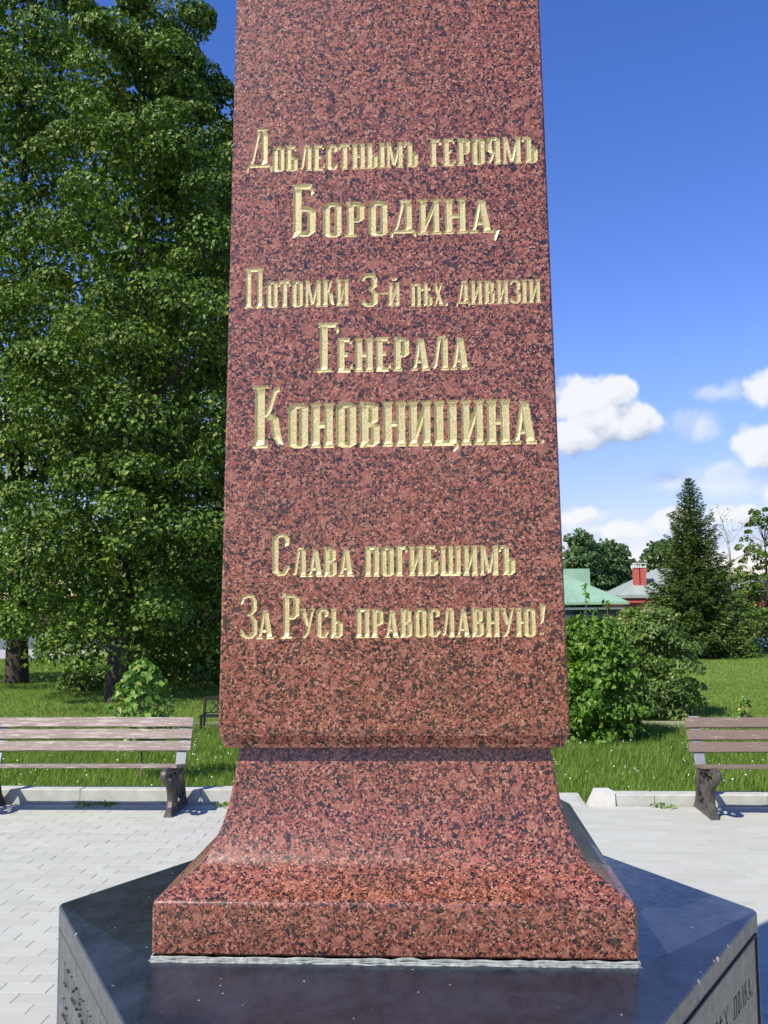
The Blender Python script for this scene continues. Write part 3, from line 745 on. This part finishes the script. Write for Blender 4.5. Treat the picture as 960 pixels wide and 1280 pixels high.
def bench(name_label, x0, x1, y0, wood, dz=0.0):
    """legs at x0+.07 and x1-.07, front foot at y0"""
    b = empty('park_bench', ((x0+x1)/2, y0, 0), name_label, 'bench', 'slatted park benches along the kerb'); L = x1-x0; lx = L/2-.085
    fme = None
    for s in (-1, 1):
        if fme is None: f = frame_mb.build('iron_leg_frame', M_IRON, b, True, 50); fme = f.data
        else: f = link('iron_leg_frame', fme, None, b)
        f.location = (s*lx, 0, 0)
        sp = MB().hexa([(-.045, .395, .385), (.045, .395, .385), (.045, .415, .385), (-.045, .415, .385), (-.045, .575, .80), (.045, .575, .80), (.045, .590, .80), (-.045, .590, .80)])
        q = sp.build('back_strap', M_STRAP, b); q.location = (s*lx, 0, 0)
    tl = math.atan2(.18, .415)
    for i, (wz) in enumerate((.55, .654, .758)):
        p = link('back_plank', plank_mesh(L, .092, .026), wood, b)
        p.location = (0, .395+(wz-.385)*math.tan(tl)-.010, wz+dz); p.rotation_euler = (-tl, 0, 0)
        bt = MB()
        for s in (-1, 1):
            for k in (-.022, .022): bt.tube([(s*lx+k, -.0145, k*.5), (s*lx+k, -.019, k*.5)], .006, 6)
        tag(bt.build('bolt_heads', M_STRAP, p), kind='stuff')
    for i in range(3):
        p = link('seat_plank', plank_mesh(L-.02, .090, .030), wood, b)
        p.location = (0, .0+.045+i*.101, .438-.006-i*.013); p.rotation_euler = (R_(-90-7.2), 0, 0)
    return b
bench('pale peeling wooden bench with iron legs in front of the big lindens', -4.12, -2.20, 5.60, M_WOODP)
bench('brown weathered wooden bench with iron legs beside the white kerb end', 2.345, 4.08, 5.59, M_WOODB, -.012)

# black iron garden seat by the footpath
bb = empty('black_iron_seat', (-2.95, 11.25, -.03), 'small black iron garden seat with lattice back standing in tree shade', 'bench')
m = MB()
for sx in (-.47, .47):
    m.tube([(sx, .30, 0), (sx, .28, .24), (sx, .34, .50)], .022, 6)
    m.tube([(sx*.96, 0, 0), (sx*.96, .0, .24)], .020, 6); m.tube([(sx*.96, 0, .25), (sx*.96, .29, .25)], .018, 6)
top = [(x, .34, .49-.035*math.sin(math.pi*(x+.47)/.94)) for x in np.linspace(-.47, .47, 11)]
m.tube(top, .020, 6); m.build('seat_frame', M_BIRON, bb, True)
m = MB()
for k in range(-3, 15):
    for s in (1, -1):
        x = -.47+k*.085
        a = (x, .30, .28); b_ = (x+s*.17, .335, .46)
        if -.46 < a[0] < .46 and -.46 < b_[0] < .46: m.tube([a, b_], .013, 4)
m.tube([(-.46, .29, .275), (.46, .29, .275)], .012, 4); m.build('lattice_back', M_BIRON, bb)
for i in range(6):
    MB().box(-.46, .46, .0+.048*i, .04+.048*i, .235, .25).build('seat_slat', M_BIRON, bb)

# ------------------------------------------------------------------ foliage
def leaf_cards(P, N, size, aspect=.62, fold=.35, jitter=.6):
    """P (n,3) positions, N (n,3) outward direction; folded diamond leaves, 2 tris each"""
    n = len(P); N = N + rng.normal(0, jitter, (n, 3)); N /= np.linalg.norm(N, axis=1)[:, None]+1e-9
    D = rng.normal(0, 1, (n, 3)); D[:, 2] -= .9; D -= N*(D*N).sum(1)[:, None]; D /= np.linalg.norm(D, axis=1)[:, None]+1e-9
    S = np.cross(N, D); s = size*rng.uniform(.65, 1.25, n)[:, None]
    a = P - D*s*.5; b = P + D*s*.5; wv = S*s*aspect*.5; up_ = N*s*fold*.25
    V = np.stack([a, P-D*s*.08+wv+up_, b, P-D*s*.08-wv+up_], 1).reshape(-1, 3)
    i = np.arange(n)[:, None]*4
    return V, np.concatenate([i+[[0, 1, 2]], i+[[0, 2, 3]]], 1).reshape(-1, 3)

def leaves_obj(name, P, N, size, m, parent, **kw):
    V, F = leaf_cards(P, N, size, **kw); return link(name, np_mesh(name, V, F), m, parent)

def clump_points(C_, rad, cnt, flat=.72, out=None):
    """leaves on domed pads round each clump centre"""
    k = len(C_); d = rng.normal(0, 1, (k, cnt, 3)); d[..., 2] = np.abs(d[..., 2])*1.1-.35
    if out is not None: d += out[:, None, :]*.55
    d /= np.linalg.norm(d, axis=2)[..., None]
    r = rng.uniform(.45, 1.0, (k, cnt, 1))**.4
    off = d*r*rad[:, None, None]; off[..., 2] *= flat
    P = (C_[:, None, :]+off).reshape(-1, 3); N = d.copy(); N[..., 2] += .35
    return P, N.reshape(-1, 3)

def envelope(t, kind):
    if kind == 'tall': return np.where(t < .12, .80+t*1.6, np.where(t < .55, 1.0, np.clip(1-((t-.55)/.50)**1.7*.80, .05, 1)))
    if kind == 'round': return np.sqrt(np.clip(1-(2*t-1)**2*.93, .02, 1))
    if kind == 'bush': return np.sqrt(np.clip(1-(t**2.2)*.93, .02, 1))*(.86+.14*np.minimum(1, t*4))
    return np.ones_like(t)

def tree(name, loc, label, cat, H, z0, R, lm, leaf, nclump, per, crad, trunk_r=.2, kind='tall', core=6000, bark=None, group=None, lean=(0, 0), fill=.8, ry=None, limbs=26):
    e = empty(name, loc, label, cat, group); bark = bark or M_BARK
    t = rng.uniform(0, 1, nclump); ang = rng.uniform(0, 2*math.pi, nclump)
    lob = 1+.10*np.sin(ang*3+t*9+loc[0])+.08*np.sin(ang*5-t*14)
    rr = envelope(t, kind)*R*lob*np.where(rng.random(nclump) < fill, rng.uniform(.64, 1.15, nclump), rng.uniform(.35, .7, nclump))
    cx = np.cos(ang)*rr; cy = np.sin(ang)*rr*((ry or R)/R); cz = z0+t*(H-z0)-crad*.3
    Cc = np.stack([cx+lean[0]*t, cy+lean[1]*t, cz], 1); out = np.stack([np.cos(ang), np.sin(ang), -.15+0*ang], 1)
    rad = crad*rng.uniform(.5, 1.35, nclump)*np.clip(1.15-t*.45, .5, 1.2)
    P, N = clump_points(Cc, rad, per, out=out)
    if core:
        tt = rng.uniform(.02, .93, core); aa = rng.uniform(0, 6.283, core); r2 = envelope(tt, kind)*R*rng.uniform(.1, .70, core)
        Pc = np.stack([np.cos(aa)*r2+lean[0]*tt, np.sin(aa)*r2*((ry or R)/R)+lean[1]*tt, z0+tt*(H-z0)], 1)
        Nc = rng.normal(0, 1, (core, 3)); P = np.concatenate([P, Pc]); N = np.concatenate([N, Nc])
        sz = np.concatenate([np.full(len(Cc)*per, leaf), np.full(core, leaf*1.5)])
    else: sz = np.full(len(P), leaf)
    keep = P[:, 2] > .03; P, N, sz = P[keep], N[keep], sz[keep]
    V, F = leaf_cards_var(P, N, sz); link('crown', np_mesh('crown', V, F), lm, e)
    m = MB(); pts = [(0, 0, -.08)]; k = 7
    for i in range(1, k+1):
        q = i/k; pts.append((lean[0]*q+rng.normal(0, .05*R*.3)*(i > 1), lean[1]*q+rng.normal(0, .05*R*.3)*(i > 1), (H*.9)*q))
    m.tube(pts, [trunk_r*1.25]+[trunk_r*(1-.88*(i/k)) for i in range(1, k+1)], 9)
    for j in rng.choice(nclump, min(limbs, nclump), replace=False):
        c_ = Cc[j]
        if c_[2] < .2*H: continue
        f = max(.1, min(.88, (c_[2]-R*.35)/(H*.9))); s = Vector(pts[min(k, int(f*k))]); e2 = Vector(c_)
        mid = (s+e2)/2+Vector((0, 0, -.12*(e2-s).length*.4)); m.tube([s, mid, e2], [trunk_r*.32*(1-f*.6), trunk_r*.2*(1-f*.5), trunk_r*.06], 5)
    m.build('trunk', bark, e, True)
    return e
def leaf_cards_var(P, N, sz):
    global _sz
    n = len(P); N = N + rng.normal(0, .55, (n, 3)); N /= np.linalg.norm(N, axis=1)[:, None]+1e-9
    D = rng.normal(0, 1, (n, 3)); D[:, 2] -= .9; D -= N*(D*N).sum(1)[:, None]; D /= np.linalg.norm(D, axis=1)[:, None]+1e-9
    S = np.cross(N, D); s = (sz*rng.uniform(.6, 1.3, n))[:, None]
    wv = S*s*.36; u_ = N*s*.10
    V = np.stack([P-D*s*.5, P-D*s*.1+wv+u_, P+D*s*.5-u_, P-D*s*.1-wv+u_], 1).reshape(-1, 3)
    i = np.arange(n)[:, None]*4
    return V, np.concatenate([i+[[0, 1, 2]], i+[[0, 2, 3]]], 1).reshape(-1, 3)

G_L = 'tall lindens on the left of the lawn'
tree('linden_tree', (-6.28, 16, 0), 'dense linden with dark trunk rising behind the pale bench', 'tree', 14.9, 1.0, 2.25, M_LIND, .092, 225, 460, .70, .19, 'tall', 16000, group=G_L, lean=(.5, 0), ry=2.2)
tree('linden_tree', (-10.3, 20.5, 0), 'biggest linden with its trunk at the far left edge of the lawn', 'tree', 19.0, 1.3, 3.5, M_LIND, .105, 225, 440, .90, .24, 'tall', 18000, group=G_L, lean=(-.3, 0))
tree('linden_tree', (-5.15, 21.4, 0), 'shaded linden with low skirts right beside the obelisk edge', 'tree', 14.3, -.1, 2.7, M_LIND, .105, 220, 380, .78, .2, 'tall', 11000, group=G_L, lean=(.15, 0))

# sapling behind the left bench
def sapling(loc, H, label, leaf, n, R, m, stem_r=.011, shoots=5, base=.28):
    e = empty('sapling', loc, label, 'sapling'); mb = MB(); P = []; N = []
    for k in range(shoots):
        a = k*2.4; top = Vector((math.cos(a)*R*.55*(k > 0), math.sin(a)*R*.55*(k > 0), H*(1 if k == 0 else rng.uniform(.68, .92))))
        s = Vector((0, 0, H*base*(0 if k == 0 else 1))); mb.tube([s, (s+top)/2+Vector((math.cos(a)*R*.25, math.sin(a)*R*.25, 0))*(k > 0), top], [stem_r, stem_r*.7, stem_r*.3], 6)
    mb.build('stem', M_PBARK, e, True)
    t = rng.uniform(0, 1, n)**.85; a = rng.uniform(0, 6.283, n); r = R*np.sin(np.clip(t*.86+.12, 0, 1)*math.pi)**.7*rng.uniform(.35, 1, n)
    P = np.stack([np.cos(a)*r, np.sin(a)*r, H*base+t*H*(1-base)*1.02], 1); N = np.stack([np.cos(a), np.sin(a), .9+0*a], 1)
    V, F = leaf_cards_var(P, N, np.full(n, leaf)); link('foliage', np_mesh('foliage', V, F), m, e)
    return e
sapling((-3.08, 7.39, -.04), 1.28, 'young linden sapling on a thin stem just behind the pale bench', .088, 700, .36, M_YOUNG)
sapling((4.72, 12.2, -.04), .42, 'tiny shrub peeping over the brown bench back', .075, 90, .15, M_YOUNG, base=.1)

def bush(name, loc, label, H, R, m, leaf, nclump, per, crad, ry=None, kind='bush', core=2500, shoots=(), stems=M_PBARK):
    e = empty(name, loc, label, 'shrub')
    t = rng.uniform(0, 1, nclump); ang = rng.uniform(0, 6.283, nclump)
    rr = envelope(t, kind)*R*(1+.1*np.sin(ang*4+t*7))*np.where(rng.random(nclump) < .85, rng.uniform(.82, 1.05, nclump), rng.uniform(.3, .8, nclump))
    Cc = np.stack([np.cos(ang)*rr, np.sin(ang)*rr*((ry or R)/R), t*H*.95], 1); out = np.stack([np.cos(ang), np.sin(ang), .1+0*ang], 1)
    P, N = clump_points(Cc, crad*rng.uniform(.6, 1.3, nclump), per, out=out)
    tt = rng.uniform(.0, .9, core); aa = rng.uniform(0, 6.283, core); r2 = envelope(tt, kind)*R*rng.uniform(.1, .85, core)
    P = np.concatenate([P, np.stack([np.cos(aa)*r2, np.sin(aa)*r2*((ry or R)/R), tt*H*.93], 1)]); N = np.concatenate([N, rng.normal(0, 1, (core, 3))])
    mb = MB()
    for j in range(14):
        c_ = Cc[rng.integers(nclump)]; mb.tube([(c_[0]*.1, c_[1]*.1, -.06), (c_[0]*.5, c_[1]*.5, c_[2]*.55), tuple(c_)], [.016, .011, .004], 5)
    for (sx, sy, h) in shoots:
        mb.tube([(sx*.7, sy*.7, H*.5), (sx, sy, h*.8), (sx*1.02, sy, h)], [.012, .007, .003], 5)
        k = 46; q = rng.uniform(.0, 1, k); zz = H*.75+(h-H*.75)*q; a = rng.uniform(0, 6.283, k); rd_ = rng.uniform(.02, .11, k)*(1.1-.6*q)
        P = np.concatenate([P, np.stack([sx+np.cos(a)*rd_, sy+np.sin(a)*rd_, zz], 1)]); N = np.concatenate([N, np.stack([np.cos(a), np.sin(a), .8+0*a], 1)])
    keep = P[:, 2] > -.03; P = P[keep]; N = N[keep]
    V, F = leaf_cards_var(P, N, np.full(len(P), leaf)); link('foliage', np_mesh('foliage', V, F), m, e)
    mb.build('stems', stems, e, True); return e
bush('linden_shrub', (2.12, 10.5, -.04), 'glossy leafy shrub pressed against the right edge of the obelisk', 1.66, .67, M_BUSH, .078, 170, 52, .20, shoots=((-.02, -.2, 2.14), (.28, -.1, 1.90), (.16, 0, 1.82)))
bush('lilac_shrub', (3.52, 13.3, -.04), 'rounded grey-green lilac shrub between the glossy shrub and the spruce', 1.80, .74, M_LILAC, .066, 230, 58, .20, core=3500)
bush('pale_shrub', (-7.8, 18.4, -.04), 'small pale green shrub on the lawn left of the linden trunk', .62, .52, M_PALEL, .085, 60, 30, .15, core=500)
bush('low_shrub', (9.95, 29.6, -.04), 'low round bright green shrub at the foot of the spruce', .62, .48, M_LIND, .10, 50, 26, .16, core=500)

# spruce
def spruce(loc, H, R, label, seed=1):
    e = empty('spruce_tree', loc, label, 'tree'); MB().tube([(0, 0, -.1), (.03, 0, H*.5), (0, 0, H*.98)], [.14, .09, .012], 8).build('trunk', M_BARK, e, True)
    P = []; D = []; Sz = []; mb = MB()
    z = .12
    while z < H*.985:
        f = z/H; L = R*(1-f)**.82*(1.0 if f > .06 else .85); nb = int(7+6*(1-f)); ph = rng.uniform(0, 6.28)
        for k in range(nb):
            a = ph+6.283*k/nb+rng.normal(0, .2); l = L*rng.uniform(.62, 1.16); rise = .10+.55*f+rng.normal(0, .08)
            n = max(5, int(l/.035)); s = np.linspace(.12, 1, n)
            x = np.cos(a)*l*s; y = np.sin(a)*l*s; zz = z+l*(s*rise*.55-.42*s*(1-f)+.30*s**3)
            if l > .5 and k % 3 == 0: mb.tube([(0, 0, z), (x[n//2], y[n//2], zz[n//2]), (x[-1], y[-1], zz[-1])], [.014, .009, .003], 4)
            wd = .26*l*(1-s*.75)+.06
            for r_ in range(4):
                side = rng.uniform(-1, 1, n)*wd; drop = -np.abs(rng.normal(0, .05, n))*(1+1.6*(1-f))
                P.append(np.stack([x-np.sin(a)*side, y+np.cos(a)*side, zz+drop], 1))
                d = np.stack([np.cos(a)+rng.normal(0, .5, n)-np.sin(a)*side*3, np.sin(a)+rng.normal(0, .5, n)+np.cos(a)*side*3, -.30+rng.normal(0, .28, n)+.5*f], 1); D.append(d)
                Sz.append(np.full(n, .15*(1-.45*f)))
        z += .115+.035*rng.random()
    P = np.concatenate(P); D = np.concatenate(D); Sz = np.concatenate(Sz)[:, None]; D /= np.linalg.norm(D, axis=1)[:, None]
    W_ = np.cross(D, rng.normal(0, 1, D.shape)+np.array([0, 0, 1.0])); W_ /= np.linalg.norm(W_, axis=1)[:, None]
    V = np.stack([P-D*Sz*.4+W_*Sz*.20, P+D*Sz*.75, P-D*Sz*.4-W_*Sz*.20], 1).reshape(-1, 3); F = np.arange(len(V)).reshape(-1, 3)
    link('crown', np_mesh('crown', V, F), M_SPR, e); mb.build('branches', M_BARK, e); return e
spruce((8.60, 30, -.04), 6.15, 1.95, 'dark conical spruce standing alone at the edge of the mown lawn')

# trees beyond the buildings and right edge
G_F = 'trees beyond the roofs'
tree('broadleaf_tree', (10.6, 70, -1.5), 'left tree rising above the green roof by the obelisk', 'tree', 8.6, 1, 2.0, M_FARL, .30, 130, 36, .70, .2, 'tall', 900, group=G_F, limbs=6)
tree('broadleaf_tree', (12.9, 74, -1.5), 'middle rounded tree behind the end of the green roof', 'tree', 8.3, 1, 2.0, M_FARL, .30, 130, 36, .70, .2, 'tall', 900, group=G_F, limbs=6)
tree('broadleaf_tree', (15.0, 77, -1.5), 'right greyer tree between green roof and brick chimneys', 'tree', 7.9, 1, 1.3, M_FARL, .26, 90, 34, .6, .2, 'tall', 600, group=G_F, limbs=6)
tree('broadleaf_tree', (19.2, 80, -1.5), 'tree behind the twin brick chimneys touching the spruce', 'tree', 8.6, 1, 2.6, M_FARL, .30, 150, 36, .7, .2, 'tall', 900, group=G_F, limbs=6)
tree('broadleaf_tree', (16.4, 84, -1.5), 'low distant tree in the gap left of the brick chimneys', 'tree', 5.6, 1, 1.9, M_DARKL, .30, 80, 30, .7, .2, 'round', 500, group=G_F, limbs=4)
tree('broadleaf_tree', (22.0, 60, -1.5), 'leafy tree right of the spruce behind the clipped hedge', 'tree', 5.4, .4, 2.1, M_FARL, .24, 120, 36, .55, .15, 'round', 900, limbs=8)
tree('broadleaf_tree', (13.2, 42, -1.0), 'light green bushy tree between the spruce and the maroon building', 'tree', 4.3, .2, 1.35, M_PALEL, .15, 130, 44, .36, .1, 'round', 600, limbs=8)
tree('birch_tree', (14.35, 40, -1.0), 'thin open crowned tree at the right edge with sky showing through', 'tree', 6.9, 1.6, 1.45, M_LIND, .13, 110, 60, .34, .10, 'round', 0, limbs=60, fill=.6)
# bare tree
bt = empty('bare_tree', (11.45, 36, -.05), 'nearly bare twiggy tree just right of the spruce', 'tree'); m = MB(); tips = []
def twig(p, d, l, r, dep):
    q = p+d*l; m.tube([tuple(p), tuple(p+d*l*.5+Vector(rng.normal(0, .03, 3))), tuple(q)], [r, r*.8, r*.6], 4, cap=False)
    if dep == 0: tips.append(q); return
    for _ in range(3):
        nd = (d+Vector(rng.normal(0, .34, 3))); nd.z = abs(nd.z)*.9+.15; twig(q, nd.normalized(), l*rng.uniform(.6, .85), r*.6, dep-1)
twig(Vector((0, 0, 0)), Vector((-.05, 0, 1)), 2.0, .06, 4); m.build('trunk', M_PBARK, bt)
tp = np.array([list(q) for q in tips]*3)+rng.normal(0, .09, (len(tips)*3, 3)); V, F = leaf_cards_var(tp, rng.normal(0, 1, tp.shape), np.full(len(tp), .075))
link('crown', np_mesh('crown', V, F), M_PALEL, bt)

def hedge(loc, lx, ly, lz, label, m, n, leaf):
    e = empty('clipped_hedge', loc, label, 'hedge')
    MB().box(-lx/2+.15, lx/2-.15, -ly/2+.15, ly/2-.15, 0, lz-.15).build('woody_core', M_BARK, e)
    u = rng.uniform(-1, 1, (n, 3)); ax = rng.choice([0, 1, 2], n, p=[.1, .5, .4]); s = np.where(rng.random(n) < .5, -1, 1); s = np.where(ax == 2, 1, s)
    u[np.arange(n), ax] = s; N = np.zeros((n, 3)); N[np.arange(n), ax] = s
    P = u*np.array([lx/2, ly/2, lz/2])+np.array([0, 0, lz/2]); P *= 1+rng.normal(0, .035, (n, 1)); P[:, 2] += .07*np.sin(P[:, 0]*2.3)
    V, F = leaf_cards_var(P+rng.normal(0, .05, P.shape), N, np.full(n, leaf)); link('foliage', np_mesh('foliage', V, F), m, e); return e
hedge((14.6, 34.3, -.05), 7.2, .9, 1.36, 'clipped green hedge running to the right edge behind white flowers', M_LIND, 9000, .12)
hedge((-16, 44, -1.6), 30, 2, 3.4, 'tall dark hedge beyond the road at the far left', M_DARKL, 9000, .26)
# white flowers
P = np.stack([rng.uniform(10.9, 12.6, 160), rng.uniform(32.2, 33.2, 160), rng.uniform(.15, .50, 160)], 1)
e = empty('flower_bed', (0, 0, 0), 'bed of white flowers in front of the clipped hedge', 'flowers')
V, F = leaf_cards_var(P[:, :], rng.normal(0, 1, P.shape), np.full(160, .10)); tag(link('blooms', np_mesh('blooms', V, F), M_WHITE, e), kind='stuff')
P = np.stack([rng.uniform(10.2, 13.4, 900), rng.uniform(32.1, 33.4, 900), rng.uniform(-.02, .36, 900)], 1)
V, F = leaf_cards_var(P, rng.normal(0, 1, P.shape), np.full(900, .12)); tag(link('bed_foliage', np_mesh('bed_foliage', V, F), M_PALEL, e), kind='stuff')
# stone wall beyond road
sw = MB()
sw.box(-34, -14.2, 39.2, 39.8, -.8, .50); wl = sw.build('low_wall', M_SHADEW); tag(wl, 'low stone wall coloured in blue-grey shade beyond the pale road at far left', 'wall')

# ------------------------------------------------------------------ buildings
def hip_roof(mb, x0, x1, y0, y1, ze, zr, rx0, rx1, ry, ov=.35, th=.12):
    a = [(x0-ov, y0-ov, ze), (x1+ov, y0-ov, ze), (x1+ov, y1+ov, ze), (x0-ov, y1+ov, ze)]; r = [(rx0, ry, zr), (rx1, ry, zr)]
    n = len(mb.v); mb.v += [(p[0], p[1], p[2]-th) for p in a]+a+r
    mb.f += [(n, n+3, n+2, n+1), (n, n+1, n+5, n+4), (n+1, n+2, n+6, n+5), (n+2, n+3, n+7, n+6), (n+3, n, n+4, n+7), (n+4, n+5, n+9, n+8), (n+5, n+6, n+9), (n+6, n+7, n+8, n+9), (n+7, n+4, n+8)]
    return mb
g = empty('green_roof_house', (0, 0, 0), 'low house with green metal roof and dark wall just right of the obelisk', 'house')
MB().box(-2.0, 9.0, 45.2, 52, .95, 1.45).build('dark_wall', M_NAVY, g)
MB().box(-2.0, 9.0, 45.3, 52, -1.6, .95).build('lower_wall', M_GWALL, g)
MB().box(-2.2, 9.25, 45.0, 52.2, 1.45, 1.54).build('fascia', M_TRIM, g)
hip_roof(MB(), -2.0, 9.0, 45.2, 52, 1.80, 3.45, 1.6, 6.3, 48.6).build('roof', M_GROOF, g)
MB().hexa([(5.9, 50.4, 1.7), (8.35, 50.4, 1.7), (8.35, 53.5, 1.7), (5.9, 53.5, 1.7), (5.9, 50.5, 3.62), (8.35, 50.5, 3.62), (8.35, 53.4, 3.62), (5.9, 53.4, 3.62)]).build('rear_roof', M_GROOF, g)
for k in range(9): MB().box(-1.7+k*1.2, -1.1+k*1.2, 45.16, 45.2, 1.0, 1.35).build('window', M_GLASS, g)
for k in range(26):                                                                       # standing seams on the front slope
    x = -2.2+k*.45; tp_ = min(1.0, max(0, (x+2.35)/3.95), max(0, (9.35-x)/3.05))
    if tp_ > .08: MB().tube([(x, 44.86, 1.815), (x, 44.86+3.74*tp_, 1.815+1.65*tp_)], .018, 4).build('seam', M_GROOF, g)
b2 = empty('brick_house', (0, 0, 0), 'red brick house with grey hipped metal roof and twin chimneys', 'house')
MB().box(11.9, 20.5, 60, 68, -1.6, 2.0).build('wall', M_BRICK, b2)
MB().box(11.7, 20.7, 59.8, 68.2, 1.72, 1.84).build('cornice', M_BRICK, b2)
rf = hip_roof(MB(), 11.9, 20.5, 60, 68, 2.22, 4.0, 14.9, 17.3, 64, .3, .2).build('roof', M_SROOF, b2)
for k in range(14):
    x = 11.8+k*.62; tp_ = min(1.0, max(0, (x-11.6)/3.3), max(0, (20.8-x)/3.3))
    if tp_ > .1: MB().tube([(x, 59.72, 2.235), (x, 59.72+4.25*tp_, 2.235+1.78*tp_)], .022, 4).build('seam', M_SROOF, b2)
for x in (13.03, 13.47):
    c_ = MB().box(x-.18, x+.18, 61.2, 61.6, 2.4, 4.0).build('chimney', M_BRICK, b2)
    MB().box(x-.205, x+.205, 61.16, 61.64, 4.0, 4.08).box(x-.18, x-.12, 61.2, 61.6, 4.08, 4.26).box(x+.12, x+.18, 61.2, 61.6, 4.08, 4.26).box(x-.20, x+.20, 61.15, 61.65, 4.26, 4.31).build('chimney_cap', M_TRIM, c_)
for x in (12.6, 14.3, 16.0, 17.7, 19.4):
    MB().box(x-.35, x+.35, 59.94, 60.02, .2, 1.5).build('window', M_GLASS, b2)
b3 = empty('maroon_building', (0, 0, 0), 'dark maroon building at the right edge behind the trees', 'building')
MB().box(17.45, 26, 50, 57, -1.6, 2.25).build('wall', M_MAROON, b3)
hip_roof(MB(), 17.4, 26, 50, 57, 2.42, 3.6, 20, 23, 53.5, .3, .18).build('roof', simple('grey_slate', (.24, .23, .25), .7, .15, 2), b3)
MB().box(18.4, 19.4, 49.95, 50.01, .2, 1.6).build('window', M_GLASS, b3)
b4 = empty('green_shed', (0, 0, 0), 'pale green shed roof showing just above the clipped hedge', 'shed')
MB().box(13.9, 16.0, 42.4, 44.4, -1.2, 1.10).build('wall', M_GWALL, b4)
hip_roof(MB(), 13.9, 16.0, 42.4, 44.4, 1.15, 1.42, 14.2, 15.7, 43.4, .12, .05).build('roof', M_GROOF, b4)

# far-off wood closing the horizon
n = 26000; aa = rng.uniform(-1.25, 1.25, n); dd = rng.uniform(105, 125, n); hh = 5.2+1.6*np.sin(aa*17)+1.0*np.sin(aa*41+1)+.8*np.sin(aa*90)
P = np.stack([np.sin(aa)*dd, np.cos(aa)*dd, -1.6+hh*rng.random(n)**.6], 1); N = rng.normal(0, .6, (n, 3)); N[:, 1] -= 1; N[:, 2] += .5
V, F = leaf_cards_var(P, N, np.full(n, 1.15)); tag(link('distant_wood', np_mesh('distant_wood', V, F), M_FARL), 'far-off strip of woodland along the horizon', 'woodland', kind='stuff')

# ------------------------------------------------------------------ grass
def blades(name, n, x0, x1, y0, y1, h0, h1, wd, m, avoid=(), cone=True):
    X = rng.uniform(x0, x1, n); Y = y0+(y1-y0)*rng.uniform(0, 1, n)**.85
    if cone:                                           # spread with distance so that the whole field of view and its sides are covered
        X = (Y+8)/(y1+8)*X
    keep = np.ones(n, bool)
    for a, b, c_, d in avoid: keep &= ~((X > a) & (X < b) & (Y > c_) & (Y < d))
    X, Y = X[keep], Y[keep]; n = len(X)
    h = rng.uniform(h0, h1, n)*(.75+.5*(np.sin(X*2.1)*np.sin(Y*1.7+X)*.5+.5)); a = rng.uniform(0, 6.283, n); ln = rng.uniform(.1, .6, n)*h
    wx, wy = np.cos(a)*wd/2, np.sin(a)*wd/2; lx, ly = np.cos(a+1.3)*ln, np.sin(a+1.3)*ln; z = np.full(n, -.05)
    V = np.stack([np.stack([X-wx, Y-wy, z], 1), np.stack([X+wx, Y+wy, z], 1), np.stack([X+lx*.35+wx*.8, Y+ly*.35+wy*.8, z+h*.6], 1), np.stack([X+lx*.35-wx*.8, Y+ly*.35-wy*.8, z+h*.6], 1), np.stack([X+lx, Y+ly, z+h], 1)], 1).reshape(-1, 3)
    i = np.arange(n)[:, None]*5; F = np.concatenate([i+[[0, 1, 2]], i+[[0, 2, 3]], i+[[3, 2, 4]]], 1).reshape(-1, 3)
    return tag(link(name, np_mesh(name, V, F), m), kind='stuff')
g1 = blades('tall_grass', 190000, -11, 10, 6.42, 12.0, .07, .155, .0062, M_GRASS, avoid=((-1.0, 1.46, 6, 6.75),))
g2 = blades('mown_grass', 220000, -15, 12, 12.5, 20, .03, .07, .008, M_MOWN)
g3 = blades('far_grass', 190000, -24, 18, 20, 31, .03, .065, .013, M_MOWN)
tag(g1, 'tall unmown grass between kerb and footpath', 'grass'); tag(g2, 'mown lawn grass beyond the footpath', 'grass'); tag(g3, 'far mown lawn grass before the road and hedge', 'grass')
# clover heads
n = 520; P = np.stack([rng.uniform(-6, 5.5, n), rng.uniform(6.5, 11.6, n), rng.uniform(.05, .12, n)], 1)
V, F = leaf_cards_var(P, np.tile([0, -1, .6], (n, 1)), np.full(n, .017)); tag(link('clover_heads', np_mesh('clover_heads', V, F), M_WHITE), 'white clover heads scattered in the tall grass', 'flowers', kind='stuff')

# weeds and fallen bits along the kerb joint
P = np.concatenate([np.stack([rng.normal(cx_, .05, 40), rng.normal(6.08, .05, 40), rng.uniform(.0, .035, 40)], 1) for cx_ in (-3.2, -3.0, -1.9, 2.1, 3.3, .4)])
V, F = leaf_cards_var(P, rng.normal(0, 1, P.shape), np.full(len(P), .035)); tag(link('kerb_weeds', np_mesh('kerb_weeds', V, F), M_YOUNG), 'small weeds sprouting along the foot of the kerb', 'weeds', kind='stuff')
